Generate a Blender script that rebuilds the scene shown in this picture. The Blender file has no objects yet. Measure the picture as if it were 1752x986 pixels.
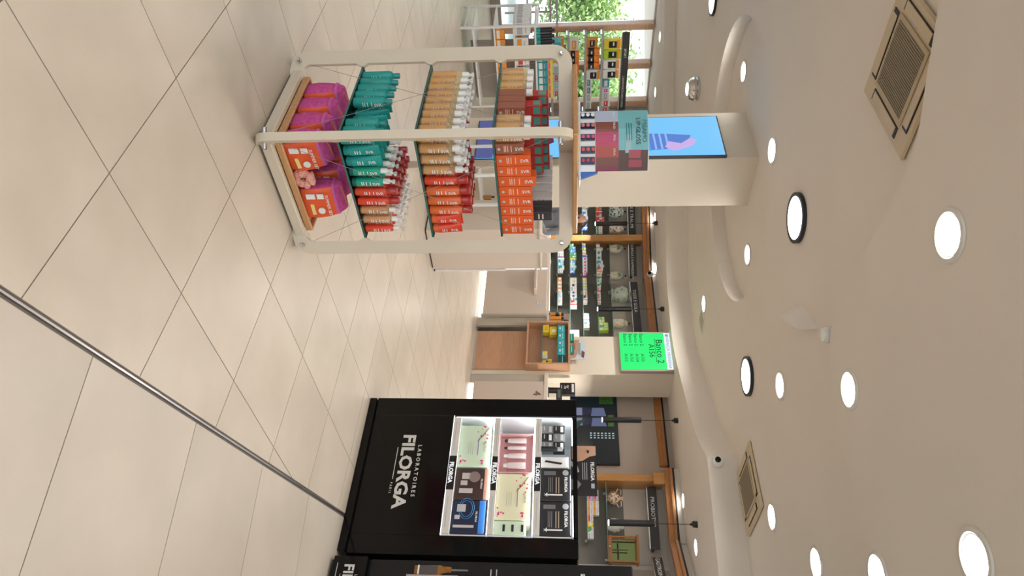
import bpy, bmesh, math, random
from mathutils import Vector, Matrix
from mathutils.geometry import tessellate_polygon
random.seed(7)
SC = bpy.context.scene
COL = SC.collection
PI = math.pi

# ------------------------------------------------------------ camera
FPX, PITCH, ROLL, EYE = 1199.73, -0.0763, 0.002276, 1.273
cam = bpy.data.cameras.new('camera'); cam_o = bpy.data.objects.new('camera', cam); COL.objects.link(cam_o)
cam.sensor_width = 36.0; cam.lens = 36.0 * FPX / 1752.0; cam.clip_start = 0.05; cam.clip_end = 200
_f = Vector((0, math.cos(PITCH), math.sin(PITCH))); _u0 = Vector((0, -math.sin(PITCH), math.cos(PITCH))); _r0 = Vector((1, 0, 0))
_r = _r0 * math.cos(ROLL) - _u0 * math.sin(ROLL); _u = _r0 * math.sin(ROLL) + _u0 * math.cos(ROLL)
# the photographer held the camera on its side: the frame's right edge is up
m = Matrix((_u, -_r, -_f)).transposed().to_4x4(); m.translation = Vector((0, 0, EYE)); cam_o.matrix_world = m
SC.camera = cam_o

# ------------------------------------------------------------ sky, sun, exposure
world = bpy.data.worlds.new('sky'); SC.world = world; world.use_nodes = True
_bg = world.node_tree.nodes['Background']; _bg.inputs[0].default_value = (0.80, 0.90, 1.0, 1); _bg.inputs[1].default_value = 2.6
_s = bpy.data.lights.new('sun', 'SUN'); _s.energy = 7.0; _s.angle = 0.02; _s.color = (1, 0.95, 0.86)
_so = bpy.data.objects.new('sun', _s); COL.objects.link(_so); _so.rotation_euler = (math.radians(38), 0, math.radians(95))
SC.view_settings.view_transform = 'Standard'; SC.view_settings.look = 'None'; SC.view_settings.gamma = 1.0
SC.view_settings.use_curve_mapping = False; SC.view_settings.exposure = 0.0
DL_POWER, PANEL_POWER = 8.3, 7.5

# ------------------------------------------------------------ materials
MATS = {}
def mat(name, col=(.8, .8, .8), rough=.5, metal=0., var=0., scale=8., bump=0., emit=None, es=0., spec=.5, alpha=None, coat=0., sub=0., stretch=None, col2=None, detail=4., rnd=0.):
    if name in MATS: return MATS[name]
    m = bpy.data.materials.new(name); m.use_nodes = True; nt = m.node_tree; b = nt.nodes['Principled BSDF']
    b.inputs['Base Color'].default_value = (*col, 1); b.inputs['Roughness'].default_value = rough; b.inputs['Metallic'].default_value = metal
    b.inputs['Specular IOR Level'].default_value = spec; b.inputs['Coat Weight'].default_value = coat
    if emit: b.inputs['Emission Color'].default_value = (*emit, 1); b.inputs['Emission Strength'].default_value = es
    if var or bump or col2:
        tc = nt.nodes.new('ShaderNodeTexCoord'); mp = nt.nodes.new('ShaderNodeMapping'); nz = nt.nodes.new('ShaderNodeTexNoise')
        nt.links.new(tc.outputs['Object'], mp.inputs[0]); nt.links.new(mp.outputs[0], nz.inputs['Vector'])
        nz.inputs['Scale'].default_value = scale; nz.inputs['Detail'].default_value = detail
        if stretch: mp.inputs['Scale'].default_value = stretch
        cr = nt.nodes.new('ShaderNodeValToRGB'); c2 = col2 or tuple(max(0, min(1, c * (1 - var))) for c in col)
        c1 = col if col2 else tuple(min(1, c * (1 + var * .5)) for c in col)
        cr.color_ramp.elements[0].color = (*c2, 1); cr.color_ramp.elements[1].color = (*c1, 1)
        cr.color_ramp.elements[0].position = .3; cr.color_ramp.elements[1].position = .7
        nt.links.new(nz.outputs[0], cr.inputs[0]); out = cr.outputs[0]
        if rnd:
            oi = nt.nodes.new('ShaderNodeObjectInfo'); mr = nt.nodes.new('ShaderNodeMapRange'); mr.inputs[3].default_value = 1 - rnd; mr.inputs[4].default_value = 1 + rnd
            va = nt.nodes.new('ShaderNodeVectorMath'); va.operation = 'SCALE'
            nt.links.new(oi.outputs['Random'], mr.inputs[0]); nt.links.new(out, va.inputs[0]); nt.links.new(mr.outputs[0], va.inputs['Scale']); out = va.outputs[0]
            ad = nt.nodes.new('ShaderNodeVectorMath'); ad.operation = 'ADD'; sc = nt.nodes.new('ShaderNodeVectorMath'); sc.operation = 'SCALE'
            nt.links.new(oi.outputs['Location'], sc.inputs[0]); sc.inputs['Scale'].default_value = 3.7
            nt.links.new(tc.outputs['Object'], ad.inputs[0]); nt.links.new(sc.outputs[0], ad.inputs[1]); nt.links.new(ad.outputs[0], mp.inputs[0])
        nt.links.new(out, b.inputs['Base Color'])
        if bump:
            bp = nt.nodes.new('ShaderNodeBump'); bp.inputs['Strength'].default_value = bump; bp.inputs['Distance'].default_value = .004
            nt.links.new(nz.outputs[0], bp.inputs['Height']); nt.links.new(bp.outputs[0], b.inputs['Normal'])
    MATS[name] = m; return m

def glass(name, tint=(.9, .97, .95), gloss=1.0, rough=.02):
    """clear sheet: tinted see-through with a fresnel reflection"""
    if name in MATS: return MATS[name]
    m = bpy.data.materials.new(name); m.use_nodes = True; nt = m.node_tree; nt.nodes.clear()
    o = nt.nodes.new('ShaderNodeOutputMaterial'); t = nt.nodes.new('ShaderNodeBsdfTransparent'); g = nt.nodes.new('ShaderNodeBsdfGlossy'); mx = nt.nodes.new('ShaderNodeMixShader')
    f = nt.nodes.new('ShaderNodeLayerWeight'); f.inputs[0].default_value = .12
    t.inputs[0].default_value = (*tint, 1); g.inputs['Roughness'].default_value = rough; g.inputs[0].default_value = (gloss, gloss, gloss, 1)
    nt.links.new(f.outputs['Fresnel'], mx.inputs[0]); nt.links.new(t.outputs[0], mx.inputs[1]); nt.links.new(g.outputs[0], mx.inputs[2]); nt.links.new(mx.outputs[0], o.inputs[0])
    MATS[name] = m; return m

def amber(name, col, mixf=.45):
    """translucent filled plastic or glass bottle"""
    if name in MATS: return MATS[name]
    m = bpy.data.materials.new(name); m.use_nodes = True; nt = m.node_tree; b = nt.nodes['Principled BSDF']; o = nt.nodes['Material Output']
    b.inputs['Base Color'].default_value = (*col, 1); b.inputs['Roughness'].default_value = .08; b.inputs['Coat Weight'].default_value = .4
    t = nt.nodes.new('ShaderNodeBsdfTransparent'); t.inputs[0].default_value = (*[min(1, c * 1.15 + .12) for c in col], 1)
    mx = nt.nodes.new('ShaderNodeMixShader'); mx.inputs[0].default_value = mixf
    nt.links.new(b.outputs[0], mx.inputs[1]); nt.links.new(t.outputs[0], mx.inputs[2]); nt.links.new(mx.outputs[0], o.inputs[0])
    MATS[name] = m; return m

def emis(name, col, s):
    return mat(name, (0, 0, 0), .4, emit=col, es=s)

def wood(name, c1, c2, scale=6., stretch=(1, 12, 12), rough=.35):
    return mat(name, c1, rough, col2=c2, scale=scale, stretch=stretch, detail=6., coat=.1)

PAINT = mat('warm_white_paint', (.70, .635, .565), .75, var=.03, scale=2.)
CEIL = mat('ceiling_plaster', (.80, .73, .65), .85, var=.025, scale=1.5)
COLUMN = mat('column_paint', (.76, .68, .56), .6, var=.03, scale=2.)
BEIGE = mat('beige_laminate', (.66, .555, .46), .45, var=.03, scale=3.)
BEIGE_G = mat('grey_beige_laminate', (.46, .41, .34), .45, var=.03, scale=3.)
CREAMF = mat('cream_lacquer', (.69, .595, .465), .4, var=.03, scale=4.)
WOOD = wood('oak_wood', (.62, .34, .15), (.50, .25, .10), 5.)
WOODP = wood('beech_wood', (.58, .33, .20), (.50, .27, .155), 5.)
WOODW = wood('window_oak', (.66, .42, .28), (.54, .32, .20), 5.)
WOODC = wood('cherry_cornice', (.46, .20, .07), (.33, .13, .04), 7., (3, 20, 20))
BLACK = mat('black_lacquer', (.004, .004, .004), .10, spec=.24)
BLACKM = mat('black_matt', (.012, .012, .013), .45)
CHARC = mat('charcoal_sign', (.045, .042, .042), .5)
WHITE = mat('white_plastic', (.86, .85, .83), .35)
WHITEM = mat('white_metal', (.82, .81, .79), .35)
STEEL = mat('brushed_steel', (.62, .62, .63), .25, 1.)
PRINTW = mat('white_print', (.85, .84, .82), .5)
PRINTK = mat('black_print', (.02, .02, .022), .5)
PRINTG = mat('grey_print', (.45, .45, .47), .5)
GREYP = mat('grey_panel', (.175, .162, .137), .5, var=.05, scale=3.)
PANE = glass('window_glass', (.97, .99, .99))
SHELFG = glass('shelf_glass', (.90, .965, .95))
GEDGE = mat('glass_edge_green', (.02, .13, .12), .12, coat=.5)
ACRY = glass('clear_acrylic', (.95, .98, 1.0))

# ------------------------------------------------------------ mesh helpers
class MB:
    def __init__(s): s.bm = bmesh.new()
    def _add(s, verts, faces, M=None):
        vs = [s.bm.verts.new(M @ Vector(v) if M else Vector(v)) for v in verts]
        for f in faces:
            try: s.bm.faces.new([vs[i] for i in f])
            except ValueError: pass
        return vs
    def box(s, c, d, bev=0., M=None, seg=1):
        hx, hy, hz = d[0] / 2, d[1] / 2, d[2] / 2
        v = [(c[0] + sx * hx, c[1] + sy * hy, c[2] + sz * hz) for sx in (-1, 1) for sy in (-1, 1) for sz in (-1, 1)]
        f = [(0, 1, 3, 2), (4, 6, 7, 5), (0, 4, 5, 1), (2, 3, 7, 6), (0, 2, 6, 4), (1, 5, 7, 3)]
        vs = s._add(v, f, M)
        if bev:
            es = {e for x in vs for e in x.link_edges}
            bmesh.ops.bevel(s.bm, geom=list(es), offset=bev, segments=seg, affect='EDGES', profile=.5)
        return s
    def bx(s, x0, x1, y0, y1, z0, z1, bev=0., M=None, seg=1):
        return s.box(((x0 + x1) / 2, (y0 + y1) / 2, (z0 + z1) / 2), (abs(x1 - x0), abs(y1 - y0), abs(z1 - z0)), bev, M, seg)
    def lathe(s, prof, seg=14, c=(0, 0, 0), M=None, sq=1.0):
        rings = []
        for r, z in prof:
            rings.append([(c[0] + max(r, 1e-4) * math.cos(2 * PI * k / seg), c[1] + max(r, 1e-4) * sq * math.sin(2 * PI * k / seg), c[2] + z) for k in range(seg)])
        v = [p for r in rings for p in r]; f = []
        for i in range(len(prof) - 1):
            for k in range(seg):
                a, b = i * seg + k, i * seg + (k + 1) % seg; f.append((a, b, b + seg, a + seg))
        f.append(tuple(reversed(range(seg)))); f.append(tuple((len(prof) - 1) * seg + k for k in range(seg)))
        s._add(v, f, M); return s
    def prism(s, poly, z0, z1, M=None):
        n = len(poly); v = [(x, y, z0) for x, y in poly] + [(x, y, z1) for x, y in poly]
        a = sum(poly[i][0] * poly[(i + 1) % n][1] - poly[(i + 1) % n][0] * poly[i][1] for i in range(n))
        f = [(i, (i + 1) % n, (i + 1) % n + n, i + n) for i in range(n)] + [tuple(reversed(range(n))), tuple(range(n, 2 * n))]
        if a < 0: f = [tuple(reversed(q)) for q in f]
        s._add(v, f, M); return s
    def sheet(s, outer, holes, z, flip=False):
        loops = [[Vector((x, y, 0)) for x, y in outer]] + [[Vector((x, y, 0)) for x, y in h] for h in holes]
        tris = tessellate_polygon(loops); pts = [(p.x, p.y, z) for l in loops for p in l]
        s._add(pts, [tuple(reversed(t)) if flip else tuple(t) for t in tris]); return s
    def tube(s, pts, r, seg=8, M=None, closed=False):
        pts = [Vector(p) for p in pts]; n = len(pts); rings = []; up = Vector((0, 0, 1)); rr = r if isinstance(r, (list, tuple)) else [r] * n
        for i, p in enumerate(pts):
            if closed: t = pts[(i + 1) % n] - pts[i - 1]
            else: t = pts[min(i + 1, n - 1)] - pts[max(i - 1, 0)]
            t.normalize(); a = t.cross(up if abs(t.z) < .95 else Vector((1, 0, 0))).normalized(); b = t.cross(a)
            rings.append([p + (a * math.cos(2 * PI * k / seg) + b * math.sin(2 * PI * k / seg)) * rr[i] for k in range(seg)])
        v = [q for g in rings for q in g]; f = []
        for i in range(n if closed else n - 1):
            for k in range(seg):
                a, b = i * seg + k, i * seg + (k + 1) % seg; j = ((i + 1) % n) * seg
                f.append((a, b, j + (k + 1) % seg, j + k))
        if not closed: f += [tuple(reversed(range(seg))), tuple((n - 1) * seg + k for k in range(seg))]
        s._add(v, f, M); return s
    def ball(s, c, r, seg=12, M=None, sc=(1, 1, 1)):
        prof = [(r * math.sin(PI * i / 8), -r * math.cos(PI * i / 8)) for i in range(9)]
        T = Matrix.Translation(c) @ Matrix.Diagonal((*sc, 1)); T = M @ T if M else T
        return s.lathe(prof, seg, (0, 0, 0), T)
    def mesh(s, name, smooth=False):
        bmesh.ops.recalc_face_normals(s.bm, faces=s.bm.faces[:])
        me = bpy.data.meshes.new(name); s.bm.to_mesh(me); s.bm.free()
        if smooth: smooth_mesh(me)
        return me
    def build(s, name, material, parent=None, loc=(0, 0, 0), rz=0., smooth=False):
        return obj(name, s.mesh(name, smooth), material, parent, loc, rz)

def smooth_mesh(me, ang=.7):
    for p in me.polygons: p.use_smooth = True
    try: me.set_sharp_from_angle(angle=ang)
    except Exception: pass

def obj(name, me, material, parent=None, loc=(0, 0, 0), rz=0., rot=None):
    o = bpy.data.objects.new(name, me); COL.objects.link(o)
    if material and not me.materials: me.materials.append(material)
    o.parent = parent; o.location = loc; o.rotation_euler = rot if rot else (0, 0, rz); return o
def tag(o, label, cat, group=None):
    o['label'] = label; o['category'] = cat
    if group: o['group'] = group
    return o
def struct(o): o['kind'] = 'structure'; return o
def thing(name, label, cat, loc=(0, 0, 0), rz=0., group=None):
    o = bpy.data.objects.new(name, None); COL.objects.link(o); o.location = loc; o.rotation_euler = (0, 0, rz); o.empty_display_size = .05
    return tag(o, label, cat, group)
def copy_tree(o, parent=None):
    c = o.copy(); COL.objects.link(c); c.parent = parent
    for ch in list(o.children): copy_tree(ch, c)
    return c
def clone(root, label, loc, rz, group=None):
    c = copy_tree(root); c.location = loc; c.rotation_euler = (0, 0, rz); c['label'] = label
    if group: c['group'] = group
    return c

_tc = {}
def text_mesh(s, size, extrude=.0006, align='CENTER', bold=0.):
    k = (s, size, extrude, align, bold)
    if k not in _tc:
        cu = bpy.data.curves.new('lettering', 'FONT'); cu.body = s; cu.size = size; cu.extrude = extrude; cu.align_x = align; cu.offset = bold; cu.resolution_u = 2
        o = bpy.data.objects.new('lettering', cu); COL.objects.link(o); bpy.context.view_layer.update()
        me = bpy.data.meshes.new_from_object(o.evaluated_get(bpy.context.evaluated_depsgraph_get())); me.materials.clear()
        bpy.data.objects.remove(o); _tc[k] = me
    return _tc[k]
def text(parent, s, x, y, z, size, material, align='CENTER', bold=0., ex=.0006, name='lettering', rot=None, xs=1.):
    """upright lettering facing the thing's local -Y"""
    me = text_mesh(s, size, ex, align, bold)
    if me.materials and me.materials[0] != material: me = me.copy(); me.materials.clear()
    o = obj(name, me, material, parent, (x, y, z), rot=rot or (PI / 2, 0, 0))
    if xs != 1.: o.scale = (xs, 1, 1)
    return o

# room axes: e runs right-and-nearer, n runs right-and-farther (the tile joints)
E2, N2 = (.735, -.678), (.678, .735)
RE = math.atan2(E2[1], E2[0])          # local X along e, local Y along n: faces the camera side
RN = math.atan2(N2[1], N2[0])          # local X along n, local Y along -e
def W(p, q, z=0.): return (p * E2[0] + q * N2[0], p * E2[1] + q * N2[1], z)
ORD = ['first', 'second', 'third', 'fourth', 'fifth', 'sixth', 'seventh', 'eighth', 'ninth', 'tenth', 'eleventh', 'twelfth', 'thirteenth', 'fourteenth', 'fifteenth', 'sixteenth', 'seventeenth', 'eighteenth', 'nineteenth', 'twentieth', 'twenty-first', 'twenty-second', 'twenty-third', 'twenty-fourth']
# ============================================================ FLOOR
TILE = mat('limestone_tile', (.615, .53, .435), .33, col2=(.535, .458, .37), scale=3.2, detail=7., rnd=.035, spec=.45)
SLATE = mat('pale_marble_tile', (.59, .515, .43), .36, col2=(.505, .44, .365), scale=2.2, detail=8., rnd=.03, spec=.45)
GROUT = mat('grey_grout', (.17, .15, .13), .9, var=.1, scale=20.)
ROOM = [(-3.43, 13.5), (-5.195, 11.59), (-7.23, 9.39), (-7.6, -3.2), (5.6, -3.2), (5.6, 3.0), (3.26, 7.67), (3.6, 9.2), (2.4, 10.6), (.9, 11.2), (-1.3, 12.2)]
floor = struct(MB().prism([(x * 1.02, y * 1.02 if y > 0 else y) for x, y in ROOM], -.08, -.006).build('floor', GROUT))
P0, Q0, TS, GAP = -1.507, 1.156, .5, .004
TO, TD = Vector((.005, 1.495)), Vector((.468, .884)).normalized(); TL = Vector((-TD.y, TD.x))
def clip(poly, o, nrm):
    out = []
    for i in range(len(poly)):
        a, b = Vector(poly[i]), Vector(poly[(i + 1) % len(poly)]); da, db = (a - o).dot(nrm), (b - o).dot(nrm)
        if da >= 0: out.append(a)
        if (da > 0 > db) or (da < 0 < db): out.append(a + (b - a) * (da / (da - db)))
    return out
def in_view(x, y): return y > .8 and abs(x) < .43 * y + .5
full = MB().box((0, 0, -.005), (TS - GAP, TS - GAP, .01)).mesh('tile'); full.materials.append(TILE)
cand = []; rest = MB()
for i in range(-12, 24):
    for j in range(-12, 24):
        p, q = P0 - TS * (i + .5), Q0 + TS * (j + .5); x, y, _ = W(p, q); h = (TS - GAP) / 2
        quad = [Vector(W(p + a * h, q + b * h)[:2]) for a, b in ((-1, -1), (1, -1), (1, 1), (-1, 1))]
        c = clip(quad, TO + TL * .012, TL)
        if len(c) < 3 or x < -8 or y > 14.2 or x > 5 or y < -3: continue
        if (y - 10.3) > 0 and x > -.4 and (x * .678 + y * .735) > 8.2: continue
        cand.append((math.hypot(x, y) if in_view(x, y) else 99, x, y, c, all((v - TO).dot(TL) > .012 for v in quad)))
cand.sort(key=lambda t: t[0])
for k, (d, x, y, c, whole) in enumerate(cand):
    if k < 285 and d < 99:
        if whole: obj('tile', full, TILE, floor, (x, y, 0), RE)
        else: MB().prism([(v.x - x, v.y - y) for v in c], -.01, 0).build('tile', TILE, floor, (x, y, 0))
    else: rest.prism([(v.x, v.y) for v in c], -.01, 0)
o = rest.build('outer_tiles', TILE, floor); o['kind'] = 'stuff'
# the marble strip this side of the steel joint, laid square to it
for k in range(-2, 6):
    for r in range(4):
        a0, a1 = .354 + .6 * (k - 1) + GAP / 2, .354 + .6 * k - GAP / 2; b0, b1 = .012 + 1.2 * r + GAP / 2, .012 + 1.2 * (r + 1) - GAP / 2
        q = [TO + TD * a - TL * b for a, b in ((a0, b0), (a1, b0), (a1, b1), (a0, b1))]; cx = sum((v for v in q), Vector((0, 0))) / 4
        MB().prism([(v.x - cx.x, v.y - cx.y) for v in q], -.01, 0).build('tile', SLATE, floor, (cx.x, cx.y, 0))
v0, v1 = TO - TD * 2.2, TO + TD * 3.0
struct(MB().prism([tuple(v0 + TL * .003), tuple(v0 - TL * .003), tuple(v1 - TL * .003), tuple(v1 + TL * .003)], -.01, .001).build('trim_1', mat('worn_steel', (.42, .40, .40), .3, 1.)))

# ============================================================ CEILING
def crv(pts, n=6):
    out = []
    for i in range(len(pts) - 1):
        p0, p1, p2, p3 = [Vector(pts[max(0, min(len(pts) - 1, i + d))]) for d in (-1, 0, 1, 2)]
        for k in range(n):
            t = k / n; out.append(tuple(.5 * ((2 * p1) + (p2 - p0) * t + (2 * p0 - 5 * p1 + 4 * p2 - p3) * t * t + (3 * p1 - p0 - 3 * p2 + p3) * t ** 3)))
    return out + [tuple(pts[-1])]
RC = (-1.28, 7.28); RA, RB = 1.42, 1.23
ell = [(RC[0] + RA * math.cos(2 * PI * k / 56), RC[1] + RB * math.sin(2 * PI * k / 56)) for k in range(56)]
OUT = [(-8.2, -3.6), (6.2, -3.6), (6.2, 14.5), (-8.2, 14.5)]
mb = MB().sheet(OUT, [ell], 3.0)
def well(mb, loop, z0, z1):
    n = len(loop); mb._add([(x, y, z0) for x, y in loop] + [(x, y, z1) for x, y in loop], [(i, (i + 1) % n, (i + 1) % n + n, i + n) for i in range(n)] + [tuple(range(n, 2 * n))])
well(mb, ell, 3.0, 3.15)
ceiling = struct(mb.build('ceiling', CEIL))
top, bot = crv([(.217, 5.238), (.262, 5.09), (.284, 4.966)], 6), crv([(.217, 5.238, 2.83), (.290, 5.10, 2.90), (.292, 5.02, 2.955), (.284, 4.966, 2.999)], 4)
mb = MB(); n = len(top); mb._add([(x, y, 3.001) for x, y in top] + [tuple(v) for v in bot] + [(x - .10, y + .1, 3.001) for x, y in top], [(i, i + 1, n + i + 1, n + i) for i in range(n - 1)] + [(2 * n + i + 1, 2 * n + i, n + i, n + i + 1) for i in range(n - 1)] + [(0, n, 2 * n)])
struct(mb.build('ceiling_recess_stand_in', CEIL))  # added fin, stands in for the bright lit wall of a recess
struct(MB().prism(OUT, 3.4, 3.45).build('ceiling_slab', CEIL))
low = [(-1.7, 10.2), (-1.098, 10.09), (-.601, 10.095), (-.103, 10.06)] + crv([(-.103, 10.06), (.689, 9.566), (1.146, 8.854), (1.599, 7.876), (1.722, 7.236)], 8)[1:] + [(2.706, 6.703), (6.0, 4.9), (6.0, 14), (-1.7, 14)]
struct(MB().prism(low, 2.70, 3.3).build('ceiling_lowered_counter', CEIL))
struct(MB().prism([(-8, 11.0), (-4.757, 11.076), (-2.752, 11.441), (-1.7, 11.7), (-1.7, 14), (-8, 14)], 2.83, 3.3).build('ceiling_lowered_window', CEIL))
near = crv([(-1.6, 3.17), (-1.283, 3.269), (-1.001, 3.371), (-.614, 3.538), (-.201, 4.053), (.206, 4.528), (.542, 4.56), (.889, 4.438), (1.445, 3.987), (1.8, 3.5)], 5) + [(6, 1.5), (6, -3.5), (-8, -3.5), (-8, 2.9)]
struct(MB().prism(near, 2.94, 3.02).build('ceiling_lowered_front', CEIL))

# ============================================================ WALLS
def wallseg(name, a, b, z0=0., z1=3.4, t=.12, m=PAINT, side=1):
    A, B = Vector(a), Vector(b); d = (B - A).normalized(); nn = Vector((-d.y, d.x)) * t * side
    return struct(MB().prism([tuple(A), tuple(B), tuple(B + nn), tuple(A + nn)], z0, z1).build(name, m))
def offs(a, b, d):
    A, B = Vector(a), Vector(b); t = (B - A).normalized(); nn = Vector((-t.y, t.x)); nn = nn if nn.y > 0 else -nn
    return tuple(A + nn * d), tuple(B + nn * d)
A0, A1, A2 = (-1.255, 11.411), (-.225, 11.17), (.695, 10.36)
A00 = (-2.1, 11.61); A3 = (1.05, 10.05)
B0, B1 = (1.40, 10.145), (2.348, 9.327)
C0, C1, C2 = (2.28, 8.969), (3.029, 8.473), (3.26, 7.67)
SH = .36
wallseg('wall_back_corner', (-3.43, 13.5), (-1.95, 11.95))
a, b = offs(A00, A1, SH); wallseg('wall_back_shelves_left', a, b)
c, d = offs(A1, A3, SH); wallseg('wall_back_shelves_middle', tuple(Vector(c) + (Vector(c) - Vector(d)).normalized() * .2), d)
c, d = offs(B0, B1, .03); wallseg('wall_back_window', (.95, 10.55), tuple(Vector(d) + (Vector(d) - Vector(c)).normalized() * .16), m=mat('taupe_paint', (.46, .39, .33), .7, var=.03, scale=2.))
a, b = offs(C0, C1, SH); dd = (Vector(b) - Vector(a)).normalized(); a = tuple(Vector(a) - dd * .06); b = tuple(Vector(b) + dd * .27); wallseg('wall_back_shelves_right', a, b)
wallseg('wall_right', b, (3.98, 7.67)); wallseg('wall_right_near', (3.98, 7.67), (5.6, 3.0)); wallseg('wall_right_front', (5.6, 3.0), (5.6, -3.2))
wallseg('unseen_wall_front', (5.6, -3.2), (-7.6, -3.2), 2.75, 3.4); wallseg('unseen_wall_front_plinth', (5.6, -3.2), (-7.6, -3.2), 0, .15)  # unseen front, its wide opening added to let in fill daylight
for k in range(7):
    struct(MB().bx(-7.6 + 2.2 * k - .06, -7.6 + 2.2 * k + .06, -3.26, -3.1, .15, 2.75).build('trim_%d' % (60 + k), WOODW))
    if k < 6: struct(MB().bx(-7.54 + 2.2 * k, -7.66 + 2.2 * (k + 1), -3.2, -3.185, .15, 2.75).build('window_%d' % (20 + k), PANE))  # panes of the added shopfront
struct(MB().bx(-30, 25, -30, -3.35, -.2, -.10).build('unseen_street', mat('unseen_street_paving', (.50, .50, .50), .8, var=.08, scale=.8))); wallseg('wall_left', (-7.6, -3.2), (-7.23, 9.39))  # paving is unseen, added to bounce sunlight in through the shopfront
# ------ window wall on the left (p = -11.68), local X along n
WR = RN
def wp(q, y=0., z=0.): v = W(-11.68 - y, q); return (v[0], v[1], z)
wl = struct(MB().bx(2.0, 7.7, 0, .12, 2.80, 3.4).bx(7.52, 8.3, 0, .12, 0, 2.8).bx(2.0, 2.2, 0, .12, 0, 2.8).build('wall_window', PAINT, None, W(-11.68, 0), WR))
sill = struct(MB().bx(2.2, 7.52, -.06, .10, 0, .17, .006).build('trim_2', mat('grey_sill', (.36, .33, .30), .5, var=.05), None, W(-11.68, 0), WR))
QS = [2.3, 3.0, 3.75, 4.45, 5.1, 5.92, 6.66, 7.43]  # bays beyond the frame are unseen, added for more daylight
for k, q in enumerate(QS):
    struct(MB().bx(q - .055, q + .055, -.13, .06, .17, 2.80, .018, seg=2).build('trim_%d' % (k + 3), WOODW, None, W(-11.68, 0), WR))
for k in range(len(QS) - 1):
    w = struct(MB().bx(QS[k] + .056, QS[k + 1] - .056, .02, .035, .17, 2.8).build('window_%d' % (k + 1), PANE, None, W(-11.68, 0), WR))
    MB().bx(QS[k] + .056, QS[k + 1] - .056, .0, .05, 1.12, 1.15).build('glazing_bar', mat('slim_grey_bar', (.40, .43, .50), .4), w)

# ============================================================ OUTSIDE
pave = struct(MB().prism([(-40, -6), (-5.7, 10.0), (-3.2, 13.4), (-2, 16), (8, 26), (-20, 46), (-50, 30)], -.25, -.10).build('pavement', mat('sunlit_paving', (.62, .64, .68), .8, var=.08, scale=.8)))
LEAF = mat('leaf_green', (.48, .62, .24), .5, col2=(.22, .36, .12), scale=.8); BARK = mat('bark', (.16, .11, .08), .9, var=.3, scale=12.)
def tree(name, label, x, y, h, r, n, seed, group, low=.9):
    rd = random.Random(seed); t = thing(name, label, 'tree', (x, y, -.1), 0, group)
    tr = MB(); tr.tube([(0, 0, 0), (.06, .03, h * .35), (-.04, .06, h * .75)], [.13, .10, .04], 8)
    for k in range(7):
        a = rd.random() * 6.28; z = h * (.25 + .08 * k); tr.tube([(0, 0, z), (math.cos(a) * r * .4, math.sin(a) * r * .4, z + .5), (math.cos(a) * r * .75, math.sin(a) * r * .75, z + .8)], [.045, .03, .012], 5)
    tr.build('trunk', BARK, t)
    vs, fs = [], []
    cl = [(rd.gauss(0, r * .45), rd.gauss(0, r * .45), low + (h - low) * rd.random()) for _ in range(34)]
    for k in range(n):
        c = rd.choice(cl); p = Vector((c[0] + rd.gauss(0, .3), c[1] + rd.gauss(0, .3), max(low * .6, c[2] + rd.gauss(0, .28))))
        d = Vector((rd.gauss(0, 1), rd.gauss(0, 1), rd.gauss(0, .6))).normalized(); s = Vector((rd.gauss(0, 1), rd.gauss(0, 1), rd.gauss(0, 1))).cross(d).normalized(); L = .10 + .08 * rd.random()
        b = len(vs); vs += [p, p + d * L * .5 + s * L * .28, p + d * L, p + d * L * .5 - s * L * .28]; fs.append((b, b + 1, b + 2, b + 3))
    me = bpy.data.meshes.new('leaves'); me.from_pydata([tuple(v) for v in vs], [], fs); o = obj('leaves', me, LEAF, t); o['kind'] = 'stuff'
for k, (x, y, h, r, s) in enumerate([(-8.0, 18.6, 2.75, 1.1, 1), (-6.3, 19.6, 2.8, 1.1, 2), (-4.9, 18.0, 2.7, 1.1, 3), (-8.9, 16.6, 2.4, .9, 4)]):
    tree('street_tree', ['tall leafy tree outside, behind the left end of the sport shelves', 'leafy tree outside, seen between the first two window posts', 'low bushy tree outside behind the rightmost window bay', 'leafy tree outside at the top-left edge of the window'][k], x, y, h, r, 5200, s, 'trees beyond the shop window')
bld = thing('apartment_block', 'pale sunlit building far outside above the trees', 'building', (-12.5, 31, -.1), math.radians(28))
MB().bx(-11, 14, 0, 6, 0, 14).build('wall', mat('bleached_render', (.82, .80, .76), .8, var=.04, scale=.5), bld)
for k in range(6):
    for r in range(3):
        w = MB().bx(-9 + k * 3.6, -7.4 + k * 3.6, -.06, .05, 1.2 + r * 3.4, 3.2 + r * 3.4).build('window', mat('far_shutter', (.50, .56, .56), .5), bld)
        MB().bx(-9.2 + k * 3.6, -7.2 + k * 3.6, -.14, .0, 1.05 + r * 3.4, 1.2 + r * 3.4).build('sill', mat('bleached_render2', (.75, .70, .66), .8), w)
rail = thing('street_railing', 'dark metal railing along the pavement outside the window', 'railing', (-7.6, 15.2, -.1), math.radians(30))
for k in range(6): MB().bx(-2.5 + k, -2.46 + k, -.02, .02, 0, 1.05).build('post', mat('dark_red_metal', (.10, .06, .07), .5), rail)
MB().bx(-2.6, 2.6, -.025, .025, 1.02, 1.07).build('top_rail', MATS['dark_red_metal'], rail); MB().bx(-2.6, 2.6, -.02, .02, .5, .54).build('mid_rail', MATS['dark_red_metal'], rail)

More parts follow.
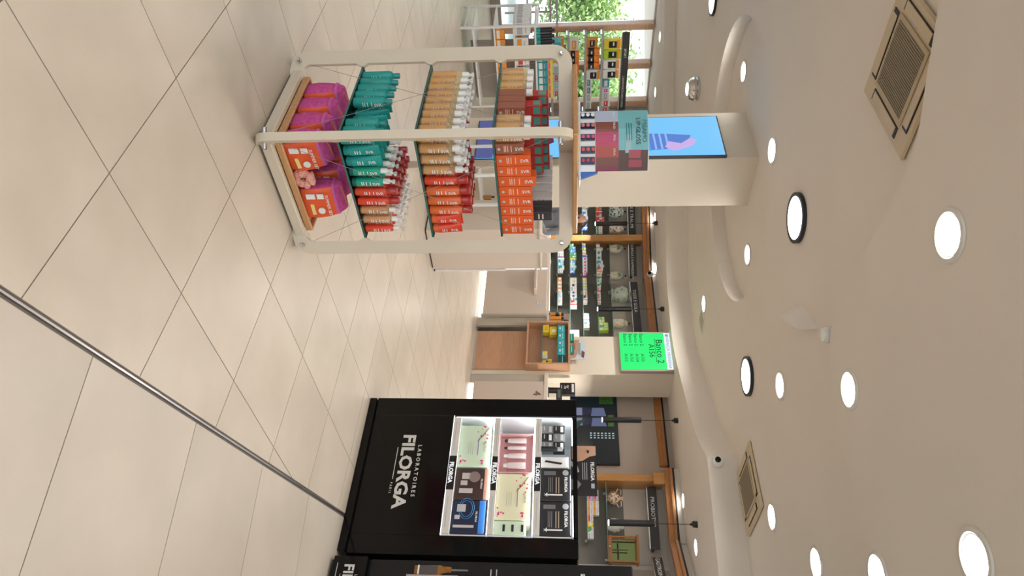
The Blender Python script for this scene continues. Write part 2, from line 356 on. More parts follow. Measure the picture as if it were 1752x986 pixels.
# ============================================================ LAMPS IN THE CEILING
LENS = emis('lamp_white', (1, .96, .9), 14.); RING = mat('lamp_ring', (.72, .69, .63), .35)
def lamp(parent, size, power, z=-.02, col=(1, .955, .905)):
    l = bpy.data.lights.new('lamp_light', 'AREA'); l.shape = 'DISK'; l.size = size; l.energy = power; l.color = col; l.spread = math.radians(165)
    o = bpy.data.objects.new('lamp_light', l); COL.objects.link(o); o.parent = parent; o.location = (0, 0, z); return o
_ring = MB().lathe([(.098, 0), (.126, -.001), (.122, -.010), (.104, -.012), (.096, -.004)], 28).mesh('ring', True); _ring.materials.append(RING)
_lens = MB().lathe([(.100, -.0025), (.075, -.007), (.0, -.010)], 24).mesh('lens', True); _lens.materials.append(LENS)
_refl = MB().lathe([(.062, -.0085), (.070, -.0105), (.066, -.0125), (.054, -.0105)], 24).mesh('inner_ring', True); _refl.materials.append(emis('lamp_inner', (1, .97, .92), 9.))
def downlight(loc, label, group='recessed downlights', power=None, s=1.0):
    t = thing('downlight', label, 'downlight', loc, 0, group)
    for nm, me in (('ring', _ring), ('lens', _lens), ('inner_ring', _refl)):
        o = obj(nm, me, None, t); o.scale = (s, s, 1)
    lamp(t, .19 * s, DL_POWER if power is None else power); return t
DLS = [((-.225, 3.187, 2.94), 'largest round downlight, between the round panel and the bottom of the ceiling'), ((.603, 4.268, 2.94), 'bright round downlight beside the smoke detector, the nearer of two'),
 ((1.106, 2.996, 2.94), 'round downlight in the near ceiling corner at the edge of the frame'), ((1.541, 3.893, 2.94), 'round downlight cut by the frame edge, next to the corner downlight'),
 ((.791, 5.797, 3.0), 'round downlight between the round panel lamp and the smoke detector'), ((1.926, 6.029, 3.0), 'round downlight just past the smaller air-conditioning cassette'),
 ((1.91, 4.988, 3.0), 'round downlight between the cassette and the frame edge'), ((.203, 8.917, 3.0), 'small round downlight beside the square vent above the pharmacy counter'),
 ((-2.27, 7.543, 3.15), 'round downlight in the oval recess, left of the screen column'), ((-.338, 7.394, 3.15), 'round downlight in the oval recess, right of the screen column'), ((-1.142, 6.0, 3.0), 'thin-looking downlight straight in front of the screen column top'),
 ((-1.113, 11.3, 2.7), 'far downlight over the back shelves beside the screen column'), ((-.301, 11.2, 2.7), 'far downlight over the influenza shelves beside the small camera'),
 ((2.591, 8.657, 2.7), 'small far downlight above the probiotics sign'), ((2.851, 7.822, 2.7), 'downlight above the bend of the wooden cornice at the right'),
 ((-4.107, 11.628, 2.83), 'downlight over the left sport shelves by the window'), ((-3.368, 12.237, 2.83), 'downlight over the right end of the window shelves')]
for loc, lab in DLS: downlight(loc, lab, power=DL_POWER * ((.04 if loc[0] > -2 else .3) if loc[2] < 2.9 else (.5 if loc[2] > 3.1 or loc[0] == -1.142 else 2.6 if loc[1] > 8.8 else 1)), s=1.0 if loc[2] > 2.9 else .85)
for loc in [(-1.9, 1.5, 2.94), (-.2, .9, 2.94), (1.6, 1.0, 2.94), (-2.2, -1.0, 2.94), (0, -1.2, 2.94), (2.2, -1.0, 2.94), (3.4, 3.0, 3.0), (-3.2, 4.2, 3.0), (-4.6, 6.6, 3.0), (-3.0, 6.4, 3.0)]:  # unseen downlights, added only to light the room
    downlight(loc, 'unseen downlight added beyond the edge of the frame for room light', 'added downlights out of frame')
def round_panel(loc, label, r=.19, k=1.):
    t = thing('round_panel_lamp', label, 'ceiling lamp', loc, 0, 'round ceiling panel lamps')
    MB().lathe([(r - .012, -.028), (r, -.030), (r, 0), (r - .012, 0)], 40).build('rim', mat('navy_rim', (.015, .018, .03), .4), t, smooth=True)
    MB().lathe([(r - .012, -.027), (r * .6, -.031), (0, -.031)], 40).build('diffuser', emis('panel_white', (1, .985, .97), 5.5), t, smooth=True)
    lamp(t, .34, PANEL_POWER * k, -.04, (1, .97, .95))
round_panel((-.517, 5.361, 3.0), 'large flat round panel lamp with dark rim, the one nearer the screen column')
round_panel((.841, 6.792, 3.0), 'flat round panel lamp with dark rim in front of the green queue display', k=1.2)
round_panel((-3.351, 8.292, 3.0), 'flat round panel lamp at the left edge of the ceiling')

# ============================================================ CEILING FIXTURES
ACB = mat('yellowish_plastic', (.62, .50, .33), .45, var=.04, scale=3.); GRIL = mat('grille_brown', (.34, .27, .18), .6)  # cassettes get a plain yellowish base tone
def cassette(loc, rz, label, s):
    t = thing('air_conditioner', label, 'air conditioner', loc, rz, 'ceiling air-conditioning cassettes')
    h = s / 2; MB().box((0, 0, -.012), (s, s, .024), .012).build('panel', ACB, t)
    g = s * .27; MB().box((0, 0, -.028), (2 * g + .05, 2 * g + .05, .01), .003).build('grille_frame', mat('yellowish_plastic2', (.52, .41, .26), .5), t)
    gr = MB().box((0, 0, -.032), (2 * g, 2 * g, .004)).build('grille', mat('grille_dark', (.20, .155, .10), .7), t)
    sl = MB().box((0, 0, 0), (2 * g, .005, .004)).mesh('slat'); sl.materials.append(GRIL); n = 26
    for k in range(n): obj('slat', sl, None, gr, (0, -g + (k + .5) * 2 * g / n, -.036))
    for k in range(4):
        M = Matrix.Rotation(k * PI / 2, 4, 'Z')
        MB().box((0, h - .075, -.0265), (s * .58, .062, .004), 0, M).build('outlet', BLACKM, t)
        MB().box((0, h - .076, -.031), (s * .52, .052, .005), .001, M).build('flap', ACB, t)
    MB().box((-g * .3, -g - .045, -.0255), (.09, .02, .002)).build('badge', mat('badge_blue', (.42, .44, .55), .5), t)
cassette((-1.105, 3.70, 2.999), RE, 'large yellowish air-conditioning cassette near the left edge of the ceiling', .66)
cassette((1.893, 6.734, 2.999), RE, 'smaller-looking air-conditioning cassette above the black cosmetics stand', .66)
t = thing('ceiling_light_cluster', 'shiny chrome ceiling spotlight left of the screen column', 'spotlight', (-2.584, 9.27, 3.0))
MB().lathe([(.15, 0), (.15, -.03), (.13, -.045)], 24).build('base', STEEL, t, smooth=True)
MB().lathe([(.14, -.04), (.155, -.07), (.13, -.12), (.09, -.14), (.0, -.145)], 20).build('bowl', mat('chrome', (.75, .75, .75), .08, 1.), t, smooth=True)
MB().lathe([(.085, -.142), (.07, -.155), (0, -.157)], 16).build('lens', emis('spot_white', (1, 1, 1), 3.), t, smooth=True)
t = thing('smoke_detector', 'white round smoke detector beside the ceiling slot', 'smoke detector', (.31, 4.72, 2.998))
MB().lathe([(.055, 0), (.055, -.012), (.048, -.02)], 20).build('base', WHITE, t, smooth=True)
MB().lathe([(.052, -.022), (.055, -.035), (.045, -.055), (.02, -.06), (0, -.06)], 20).build('head', WHITE, t, smooth=True)
t = thing('air_vent', 'small square ceiling vent beside the downlight over the counter', 'vent', (.42, 9.05, 3.0), RE)
MB().box((0, 0, -.005), (.26, .26, .01), .003).build('frame', CEIL, t); MB().box((0, 0, -.011), (.21, .21, .003)).build('plate', mat('vent_grey', (.45, .40, .34), .6), t)
def dome_cam(loc, label, rz, s=1.):
    t = thing('security_camera', label, 'camera', loc, rz, 'security cameras')
    MB().lathe([(.0, .0), (.055 * s, 0), (.055 * s, .02 * s), (.045 * s, .035 * s), (0, .04 * s)], 18, M=Matrix.Rotation(PI / 2, 4, 'X')).build('base', WHITE, t, smooth=True)
    b = MB().ball((0, -.045 * s, -.01 * s), .045 * s, 14).build('ball', WHITE, t, smooth=True)
    MB().lathe([(0, 0), (.03 * s, 0), (.03 * s, .01 * s), (.0, .012 * s)], 14, (0, 0, 0), Matrix.Translation((0, -.078 * s, -.018 * s)) @ Matrix.Rotation(PI / 2, 4, 'X')).build('lens', BLACK, b, smooth=True)
dome_cam((1.752, 7.19, 2.80), 'white ball security camera on the curved ceiling step', math.radians(-28), 1.0)
dome_cam((-.21, 11.02, 2.58), 'small white security camera on the wooden cornice', math.radians(-15), .9)
# ============================================================ COLUMN WITH THE TALL SCREEN
col1 = struct(MB().bx(-6.43, -5.66, 4.27, 4.88, 0, 3.2).build('column_1', COLUMN, None, (0, 0, 0), RE))
t = thing('advertising_screen', 'tall bright blue advertising screen on the column, showing a lip gloss tube', 'screen', W(-5.99, 4.27), RE)
MB().bx(-.34, .34, -.035, 0, .36, 2.84, .004).build('frame', mat('screen_frame', (.06, .06, .07), .4), t)
MB().bx(-.325, .325, -.038, -.034, .375, 2.825).build('display', emis('sky_blue_screen', (.18, .56, .95), 1.0), t)
blu = emis('tube_blue', (.03, .12, .55), .9); blu2 = emis('tube_pale', (.10, .24, .70), .9); pk = emis('gloss_pink', (.62, .45, .85), .95); dk = emis('gloss_dark', (.10, .02, .08), .8)
M = Matrix.Rotation(PI / 2, 4, 'X')
def flat(pts, y, m, name, parent, t=.002): return MB().prism([(a, b) for a, b in pts], 0, t, Matrix.Translation((0, y, 0)) @ M).build(name, m, parent)
flat([(-.04, 2.10), (.24, 2.10), (.22, 2.30), (.09, 2.50), (.0, 2.53), (-.03, 2.30)], -.0385, blu2, 'tube_picture', t)
for z in (2.15, 2.21, 2.27): flat([(-.035, z), (.23, z + .01), (.225, z + .03), (-.03, z + .02)], -.041, emis('tube_sheen', (.28, .48, .92), 1.), 'tube_thread_picture', t)
flat([(.10, 2.30), (.19, 2.26), (.26, 2.34), (.22, 2.44), (.18, 2.53), (.08, 2.58), (.05, 2.52), (.14, 2.42)], -.042, pk, 'gloss_picture', t)
flat([(-.05, 1.98), (.26, 2.0), (.25, 2.12), (-.05, 2.10)], -.043, emis('tube_bright', (.05, .35, .95), 1.), 'tube_neck_picture', t)
flat([(-.05, 1.02), (.03, .99), (.10, 1.02), (.12, 1.10), (.08, 1.16), (.0, 1.15), (-.06, 1.10)], -.041, dk, 'applicator_picture', t)
flat([(-.325, .375), (.325, .375), (.325, .55), (-.325, .55)], -.0395, emis('screen_violet', (.10, .12, .35), .8), 'lower_band_picture', t)
# small cosmetics shelf rack in front of the column's right face
t = thing('cosmetics_rack', 'white cosmetics shelf rack in front of the screen column', 'shelf', W(-5.655, 4.56), RN)
for z in (.42, .74): MB().bx(-.28, .28, -.20, 0, z - .012, z + .008, .003).build('shelf_board', WHITEM, t)
for x in (-.28, .28): MB().bx(x - .008, x + .008, -.012, 0, .02, .95).build('upright', WHITEM, t)
cb = [(.34, .17, .05), (.02, .02, .022), (.42, .20, .05), (.03, .03, .03)]
for k in range(9):
    x = -.25 + k * .055; z = .75 if k < 6 else .43
    b = thing('perfume_bottle', 'small %s bottle, %s from the left on the white rack at the column' % ('amber glass' if k % 2 == 0 else 'black', ORD[k]), 'bottle', (0, 0, 0), 0, 'bottles on the column rack')
    v = Vector(W(-5.655, 4.56)) + Matrix.Rotation(RN, 3, 'Z') @ Vector((x, -.10, z)); b.location = v; b.rotation_euler = (0, 0, RN)
    MB().lathe([(.018, 0), (.020, .01), (.020, .075), (.010, .085)], 10).build('body', mat('bottle_%d' % (k % 4), cb[k % 4], .2), b, smooth=True)
    MB().lathe([(.011, .085), (.011, .115), (.0, .116)], 10).build('cap', mat('cap_gold' if k % 3 else 'cap_black', (.45, .27, .10) if k % 3 else (.02, .02, .02), .3), b, smooth=True)

# ============================================================ COLUMN WITH THE QUEUE DISPLAY
col2 = struct(MB().bx(-6.19, -5.54, 7.72, 8.24, 0, 2.71).build('column_2', COLUMN, None, (0, 0, 0), RE))
t = thing('queue_display', 'bright green queue display on the column reading Banco 2 A156', 'screen', W(-5.89, 7.70), RE)
MB().bx(-.335, .335, -.05, .015, 2.0, 2.705, .006).build('case', mat('case_taupe', (.42, .36, .30), .5), t)
G = emis('queue_green', (.02, .93, .20), 1.); DG = emis('queue_letter', (.0, .22, .03), .5); DG2 = emis('queue_letter_dark', (.0, .05, .01), .2)
MB().bx(-.31, .31, -.054, -.049, 2.01, 2.615).build('display', G, t); MB().bx(-.31, .31, -.054, -.049, 2.615, 2.695).build('header', emis('queue_white', (.86, .93, 1), 1.), t)
text(t, 'FARMACIA MODERNA', .02, -.056, 2.638, .055, emis('queue_grey', (.30, .36, .45), .9)); MB().lathe([(.018, 0), (.022, .001), (.022, .003), (.018, .003)], 14, M=Matrix.Translation((-.265, -.055, 2.655)) @ M).build('header_mark', MATS['queue_grey'], t)
text(t, 'Banco 2', .01, -.056, 2.50, .125, DG2); text(t, 'A156', .0, -.056, 2.40, .105, DG2)
MB().bx(-.21, .19, -.0565, -.055, 2.483, 2.488).build('rule', DG2, t)
for k in range(4):
    z = 2.285 - .073 * k; text(t, 'Banco 2', -.19, -.056, z, .066, DG); text(t, ['A155', 'A154', 'A153', 'A152'][k], .12, -.056, z, .062, DG)
# wooden display unit at the foot of the column
t = thing('wooden_display_unit', 'beech wood display unit with open niche below the queue display', 'cabinet', W(-5.97, 7.70), RE)
MB().bx(-.30, .36, .0, .018, .03, .74).build('front_panel', WOODP, t); MB().bx(-.30, .36, .0, .02, 0, .03).build('plinth', BEIGE_G, t)
MB().bx(-.375, .375, -.14, .02, .735, .76, .002).build('niche_bottom', WOODP, t); MB().bx(-.375, .375, -.14, .02, 1.305, 1.33, .002).build('niche_top', WOODP, t)
for x in (-.375, .35): MB().bx(x, x + .025, -.14, .02, .76, 1.305, .002).build('niche_side', WOODP, t)
MB().bx(-.35, .35, .0, .018, .76, 1.305).build('niche_back', WOODP, t)
for z in (.955, 1.165): MB().bx(-.35, .35, -.13, 0, z - .006, z).build('glass_shelf', mat('green_glass_solid', (.12, .22, .20), .1), t)
def onU(x, y, z): v = Vector(W(-5.97, 7.70)) + Matrix.Rotation(RE, 3, 'Z') @ Vector((x, y, z)); return v
def pack(name, label, cat, loc, rz, d, m, group=None, parts=()):
    """a carton: body plus printed panels given as (x0, x1, z0, z1, material) in fractions of the front face"""
    t = thing(name, label, cat, loc, rz, group); MB().bx(-d[0] / 2, d[0] / 2, 0, d[1], 0, d[2], min(d) * .02).build('carton', m, t)
    for (a, b, c, e, pm) in parts: MB().bx(d[0] * (a - .5), d[0] * (b - .5), -.0012, .0004, d[2] * c, d[2] * e).build('print', pm, t)
    return t
YEL = mat('yellow_card', (.80, .58, .03), .45); TEAL = mat('teal_card', (.05, .42, .47), .4); TEALD = mat('dark_teal_card', (.01, .08, .075), .4)
pack('yellow_carton', 'yellow carton lying open on the lower glass shelf of the wooden niche', 'box', onU(-.26, -.11, .956), RE, (.13, .09, .085), YEL, None, ((.2, .8, .3, .8, mat('yellow_dark', (.62, .40, .02), .5)),))
pack('yellow_coffee_carton', 'yellow carton with a cup picture, standing in the wooden niche', 'box', onU(-.24, -.09, 1.045), RE, (.15, .07, .105), YEL, None, ((.35, .7, .35, .85, PRINTW), (.0, 1., .0, .04, mat('brown_print', (.16, .08, .03), .5))))
pack('small_yellow_grey_carton', 'small yellow and grey carton at the right of the wooden niche', 'box', onU(.20, -.11, .956), RE, (.12, .05, .07), mat('grey_card', (.48, .50, .50), .5), None, ((.0, .45, .3, 1., YEL), (.1, .5, .1, .25, PRINTW)))
pack('tiny_yellow_carton', 'tiny yellow carton against the right side of the wooden niche', 'box', onU(.285, -.07, .956), RE, (.09, .05, .13), YEL, None, ((.3, .6, .4, .6, PRINTK),))
for k in range(4):
    pack('teal_carton', 'teal carton, %s of four in the row on the upper niche shelf' % ORD[k], 'box', onU(-.255 + .13 * k, -.11, 1.166), RE, (.126, .09, .098), TEAL if k < 3 else TEAL, 'teal cartons in the niche', ((.1, .9, .62, .72, mat('teal_pale', (.30, .66, .70), .4)), (.3, .55, .2, .4, PRINTW)))
pack('dark_teal_carton', 'very dark teal carton at the end of the teal row in the niche', 'box', onU(.272, -.11, 1.166), RE, (.13, .09, .098), TEALD, None, ((.1, .9, .62, .68, MATS['teal_pale']),))
for k in range(2): pack('green_vial_box', 'small glossy green box in front of the face photo, %s one' % ('left' if k == 0 else 'right'), 'box', onU(-.10 + .20 * k, -.115, 1.331), RE, (.13, .04, .055), mat('emerald_card', (.02, .28, .20), .25), 'green boxes on the wooden unit', ((.1, .9, .3, .5, MATS['teal_pale']),))
t = thing('face_photo_card', 'upright card with a close-up photo of a face on the wooden unit', 'poster', onU(.06, -.065, 1.331), RE)
SKIN1 = mat('printed_skin', (.60, .37, .26), .5, col2=(.50, .27, .18), scale=9.); MB().bx(-.16, .18, 0, .006, 0, .205).build('card', mat('printed_silver', (.62, .66, .70), .4), t)
flat([(-.155, .003), (.175, .003), (.15, .07), (.02, .13), (-.05, .115), (-.155, .13)], 0, SKIN1, 'face_print', t); flat([(-.09, .03), (-.02, .045), (.03, .06), (-.02, .075), (-.1, .07)], -.002, mat('skin_shadow', (.34, .17, .11), .6), 'crease_print', t)
flat([(-.10, .118), (.10, .118), (.10, .142), (-.10, .142)], -.002, mat('teal_print', (.18, .42, .48), .5), 'caption_print', t); flat([(.03, .16), (.13, .15), (.16, .185), (.06, .20)], -.001, mat('berry_print', (.22, .06, .07), .5), 'lips_print', t)

# ============================================================ COUNTERS
LED = emis('led_strip', (1, .95, .86), 3.)
t = thing('service_counter', 'beige service counter with the number 3', 'counter', W(-6.92, 7.62), RE)
MB().bx(-1.5, .395, 0, .04, .08, 1.0, .004).build('front_panel', BEIGE, t); MB().bx(-1.5, .56, .03, .40, 1.0, 1.035, .004).build('worktop', mat('counter_top', (.70, .62, .53), .35), t)
MB().bx(.395, .425, -.01, .05, .06, 1.0, .003).build('edge_strip', BEIGE_G, t); MB().bx(.425, .565, .05, .10, 0, 1.0, .003).build('side_panel', BEIGE_G, t); MB().bx(-1.5, .4, .10, .40, 0, .98).build('carcass', BEIGE_G, t)
MB().bx(-1.45, .39, .05, .07, .01, .07).build('led_strip', LED, t); MB().bx(-.51, -.50, -.012, 0, .25, 1.0).build('led_edge', emis('led_cool', (.95, .95, 1), 3.), t)
MB().bx(-.55, .04, -.16, 0, .815, .85, .003).build('bag_ledge', BEIGE, t); text(t, '3', .20, -.003, .85, .165, mat('silver_numeral', (.72, .76, .82), .25, .6), ex=.004)
t = thing('service_counter', 'beige service counter with the number 4, half behind the black stand', 'counter', W(-5.20, 7.62), RE)
MB().bx(-.155, 1.2, 0, .04, .06, .985, .004).build('front_panel', mat('rosy_laminate', (.60, .50, .42), .45), t); MB().bx(-.285, -.155, .03, .08, 0, 1.0).build('side_panel', BEIGE_G, t)
MB().bx(-.285, 1.2, -.01, .09, .99, 1.04, .004).build('worktop', MATS['counter_top'], t); MB().bx(-.2, 1.2, .1, .40, 0, .98).build('carcass', BEIGE_G, t); MB().bx(-.15, 1.2, .05, .07, .0, .05).build('led_strip', LED, t)
text(t, '4', .035, -.003, .85, .15, mat('dark_numeral', (.14, .12, .11), .4), ex=.004)
t = thing('back_panel', 'plain beige screen panel behind counter 4 beside the column', 'panel', W(-5.30, 8.05), RE); MB().bx(-.24, .30, .02, .05, 0, 1.33, .003).build('board', mat('pale_board', (.74, .67, .56), .5), t)
t = thing('back_panel', 'pale beige screen panel left of the wooden unit behind counter 3', 'panel', W(-6.58, 8.03), RE); MB().bx(-.20, .25, .02, .05, 0, 1.17, .003).build('board', MATS['pale_board'], t)
t = thing('leaflet_stack', 'white paper leaflets standing on the panel next to the wooden unit', 'leaflets', W(-6.45, 8.0), RE); MB().bx(-.09, .09, .0, .04, 1.17, 1.47).build('sheets', WHITE, t); MB().bx(-.09, .09, -.002, 0, 1.17, 1.22).build('print', mat('pale_yellow', (.75, .72, .3), .5), t)
# things on the counters
t = thing('barcode_scanner', 'black hand scanner on a foot on counter 3', 'scanner', W(-6.56, 7.70, 1.036), RE)
MB().lathe([(.05, 0), (.045, .012), (.012, .02), (.012, .09)], 14).build('stand', BLACKM, t, smooth=True); MB().box((0, -.01, .12), (.05, .10, .06), .015).build('head', BLACKM, t)
t = thing('sunscreen_display', 'cardboard display with three orange tubes on counter 3', 'display', W(-6.49, 7.66, .935), RE)
MB().bx(-.13, .13, 0, .07, .10, .12).bx(-.13, .13, .07, .075, .10, .40).build('card', mat('brown_card', (.36, .27, .23), .5), t)
for k in range(3):
    b = MB().lathe([(.028, .12), (.030, .13), (.028, .27), (.02, .275)], 12, (-.085 + .07 * k, .03, 0)).build('tube', mat('sun_orange', (.72, .29, .04), .35), t, smooth=True); MB().lathe([(.02, .27), (.02, .31), (0, .312)], 10, (-.085 + .07 * k, .03, 0)).build('cap', BLACKM, b)
MB().ball((.04, .06, .345), .055, 12, None, (1, .3, .9)).build('dark_round_print', BLACKM, t, smooth=True)
t = thing('customer_display', 'small black pole display on counter 4', 'display', W(-5.24, 7.70, 1.04), RE)
MB().bx(-.06, .06, -.03, .03, 0, .012).build('foot', BLACKM, t); MB().bx(-.012, .012, -.01, .01, .01, .11).build('pole', BLACKM, t); h = MB().box((.03, 0, .145), (.17, .035, .075), .006).build('head', BLACKM, t); MB().bx(-.03, .10, -.02, -.017, .125, .165).build('lcd', mat('lcd', (.13, .15, .14), .2), h)
t = thing('price_sign', 'black rectangular counter sign with white print beside the column', 'sign', W(-5.34, 7.78, 1.18), RE)
MB().box((0, 0, .115), (.19, .05, .20), .004).build('board', BLACKM, t); MB().bx(-.07, .06, -.028, -.0245, .17, .20).build('print', PRINTW, t); text(t, '%', -.02, -.028, .07, .09, PRINTW); MB().bx(-.05, .05, -.028, -.0245, .035, .042).build('rule', PRINTW, t); MB().bx(-.02, .02, -.015, .015, -.14, .016).build('stem', BLACKM, t)
t = thing('white_card', 'small white card standing behind the black cosmetics stand', 'card', W(-5.13, 7.86, 1.04), RE); MB().bx(-.07, .07, 0, .01, 0, .37).build('card', WHITE, t); MB().bx(-.03, .03, -.002, 0, .26, .29).build('print', PRINTG, t)
# counter nearest the aisle, seen past the orange stand
t = thing('beauty_counter', 'plain beige counter block behind the right post of the product stand', 'counter', W(-4.63, 4.50), RN)
MB().bx(-.25, .255, 0, .42, .012, 1.03, .004).build('body', BEIGE, t); MB().bx(-.24, .245, .02, .40, 0, .012).build('plinth', BLACKM, t); MB().bx(-.26, .265, -.01, .43, 1.03, 1.05, .003).build('top', mat('counter_top2', (.66, .57, .48), .4), t)
def wire_frame(name, label, loc, rz, w, d, h, m=WHITEM, r=.011, shelves=()):
    t = thing(name, label, 'rack', loc, rz)
    for x in (-w / 2, w / 2):
        for y in (0, d): MB().bx(x - r, x + r, y - r, y + r, .012, h).build('post', m, t); MB().bx(x - r, x + r, y - r, y + r, 0, .012).build('foot', BLACKM, t)
    for z in (.12, h - r):
        for y in (0, d): MB().bx(-w / 2, w / 2, y - r * .8, y + r * .8, z - r * .8, z + r * .8).build('rail', m, t)
        for x in (-w / 2, w / 2): MB().bx(x - r * .8, x + r * .8, 0, d, z - r * .8, z + r * .8).build('side_rail', m, t)
    for z in shelves: MB().bx(-w / 2, w / 2, 0, d, z - .008, z + .008).build('shelf_board', m, t)
    return t
wire_frame('stool_frame', 'white metal stool frame beside the plain beige counter', W(-4.70, 4.80), RN, .06, .35, .70)
wire_frame('display_table', 'white metal frame table left of the plain beige counter', W(-4.86, 3.98), RN, .34, .42, .80, shelves=(.78,))
for k, (x, lab) in enumerate(((-.10, 'left'), (.06, 'right'))):
    t = thing('dark_carton', 'black carton with orange print on the white table, %s one' % lab, 'box', Vector(W(-4.86, 3.98, .788)) + Matrix.Rotation(RN, 3, 'Z') @ Vector((x, .12, 0)), RN, 'black cartons on the white table')
    MB().bx(-.06, .06, 0, .05, 0, .14, .003).build('carton', BLACKM, t); MB().bx(-.03, .03, -.002, 0, .04, .07).build('print', mat('orange_print', (.75, .25, .03), .4), t)

# ============================================================ BACK SHELVING
class Seg:
    def __init__(s, a, b): s.a = Vector(a); s.rz = math.atan2(b[1] - a[1], b[0] - a[0]); s.L = math.dist(a, b); s.M = Matrix.Rotation(s.rz, 3, 'Z')
    def at(s, x, y, z=0.): v = s.M @ Vector((x, y, z)); return (s.a.x + v.x, s.a.y + v.y, z)

S1, S2, S3, S4, S5 = Seg(A00, A1), Seg(A1, A3), Seg(B0, B1), Seg(C0, C1), Seg(C1, C2)
X1 = math.dist(A00, A0)     # shelf measurements on S1 count from A0
trim_n = [20]
def trim(seg, x0, x1, y0, y1, z0, z1, m, bev=.006):
    o = struct(MB().bx(x0, x1, y0, y1, z0, z1, bev).build('trim_%d' % trim_n[0], m, None, (seg.a.x, seg.a.y, 0), seg.rz)); trim_n[0] += 1; return o
def cornice(seg, x0, x1):
    trim(seg, x0, x1, -.01, .06, 2.50, 2.60, WOODC); trim(seg, x0, x1, -.035, .06, 2.565, 2.60, WOODC); trim(seg, x0, x1, -.02, .06, 2.60, 2.625, BLACKM, 0)
    trim(seg, x0, x1, .03, .40, 2.62, 2.72, PAINT, 0)
cornice(S1, 0, S1.L); cornice(S2, 0, S2.L); cornice(S3, .0, S3.L); cornice(S4, .0, S4.L + .01); cornice(S5, 0, S5.L + .3)
POST = wood('post_oak', (.55, .27, .08), (.43, .19, .05), 5., (12, 12, 1))
trim(S1, X1 + .415, X1 + .515, 0, .36, 0, 2.50, POST); trim(S4, .085, .170, 0, .36, 0, 2.50, POST); trim(S4, .06, .20, -.03, .05, 2.36, 2.50, POST)
def backpanels(seg, x0, x1, dark=1.98):
    trim(seg, x0, x1, .335, .36, 0, dark, GREYP, 0); trim(seg, x0, x1, .338, .36, dark, 2.52, mat('cream_panel', (.60, .53, .45), .6, var=.03), 0)
backpanels(S1, .1, S1.L + .1); backpanels(S2, -.14, S2.L + .15); backpanels(S4, .17, S4.L + .2, 2.0)
trim(S5, -.05, 1.2, .435, .46, 0, 2.0, GREYP, 0); trim(S5, -.05, 1.2, .438, .46, 2.0, 2.52, MATS['cream_panel'], 0)
def gshelf(seg, x0, x1, z, label, d=.30):
    t = thing('glass_shelf', label, 'shelf', seg.at((x0 + x1) / 2, .33, z), seg.rz); w = (x1 - x0) / 2
    MB().bx(-w, w, -d, 0, -.008, 0).build('pane', SHELFG, t); MB().bx(-w, w, -d - .002, -d, -.008, 0).build('front_edge', mat('shelf_edge', (.16, .27, .24), .15), t)
    for x in (-w * .85, w * .85): MB().bx(x - .012, x + .012, -.06, 0, -.03, -.008).build('bracket', mat('bracket_grey', (.55, .56, .55), .3), t)
LV = [1.15, 1.345, 1.545, 1.765, 1.98]
LN = ['lowest', 'second-lowest', 'middle', 'second-highest', 'highest']
for k, z in enumerate(LV):
    gshelf(S1, X1 - .5, X1 + .40, z, '%s glass shelf left of the oak post behind the counter' % LN[k]); gshelf(S1, X1 + .53, S1.L - .01, z, '%s glass shelf under the influenza sign' % LN[k]); gshelf(S2, .02, S2.L - .05, z, '%s glass shelf under the cough and throat sign' % LN[k])
gshelf(S4, .18, S4.L, 1.535, 'lower glass shelf under the probiotics sign'); gshelf(S4, .18, S4.L + .24, 1.775, 'upper glass shelf under the probiotics sign')
CLR = dict(w=('white', (.80, .80, .79)), o=('orange', (.85, .33, .04)), y=('yellow', (.85, .66, .06)), b=('blue', (.05, .18, .62)), t=('teal', (.03, .33, .38)), c=('light blue', (.30, .62, .72)), g=('green', (.10, .42, .12)), l=('lime', (.45, .68, .05)), p=('pink', (.75, .05, .38)), r=('red', (.72, .06, .06)), v=('purple', (.25, .06, .28)), k=('black', (.03, .03, .03)), s=('grey', (.45, .46, .47)), n=('navy', (.03, .08, .25)))
CM = {k: mat('card_' + v[0].replace(' ', '_'), v[1], .45) for k, v in CLR.items()}
_pc = {}
def med(seg, x, z, w, h, base, acc, label, group, y=.06, style=0, d=.07):
    key = (round(w, 3), round(h, 3), base, acc, style)
    t = thing('medicine_box', label, 'medicine box', seg.at(x, y, z + .001), seg.rz, group)
    if key not in _pc:
        a = MB().bx(-w / 2, w / 2, 0, d, 0, h, .0015).mesh('carton'); a.materials.append(CM[base]); mb = MB()
        if style == 0: mb.bx(-w / 2, w / 2, -.0015, .001, h * .12, h * .42)
        elif style == 1: mb.bx(-w / 2, -w * .12, -.0015, .001, 0, h)
        elif style == 2: mb.lathe([(0, 0), (min(w, h) * .32, 0), (min(w, h) * .32, .002), (0, .002)], 12, M=Matrix.Translation((0, .0005, h * .5)) @ Matrix.Rotation(PI / 2, 4, 'X'))
        else: mb.prism([(-w * .5, h * .05), (w * .4, h * .05), (-w * .1, h * .75), (-w * .5, h * .6)], 0, .002, Matrix.Translation((0, .0005, 0)) @ Matrix.Rotation(PI / 2, 4, 'X'))
        b = mb.mesh('print'); b.materials.append(CM[acc]); c = MB().bx(-w * .36, w * .36, -.0018, .001, h * .62, h * .70).bx(-w * .36, w * .12, -.0018, .001, h * .78, h * .83).mesh('print'); c.materials.append(CM['s' if base == 'w' else 'w'])
        _pc[key] = (a, b, c)
    for nm, me in zip(('carton', 'print', 'print'), _pc[key]): obj(nm, me, None, t)
SN = ['band', 'stripe', 'dot', 'wedge']
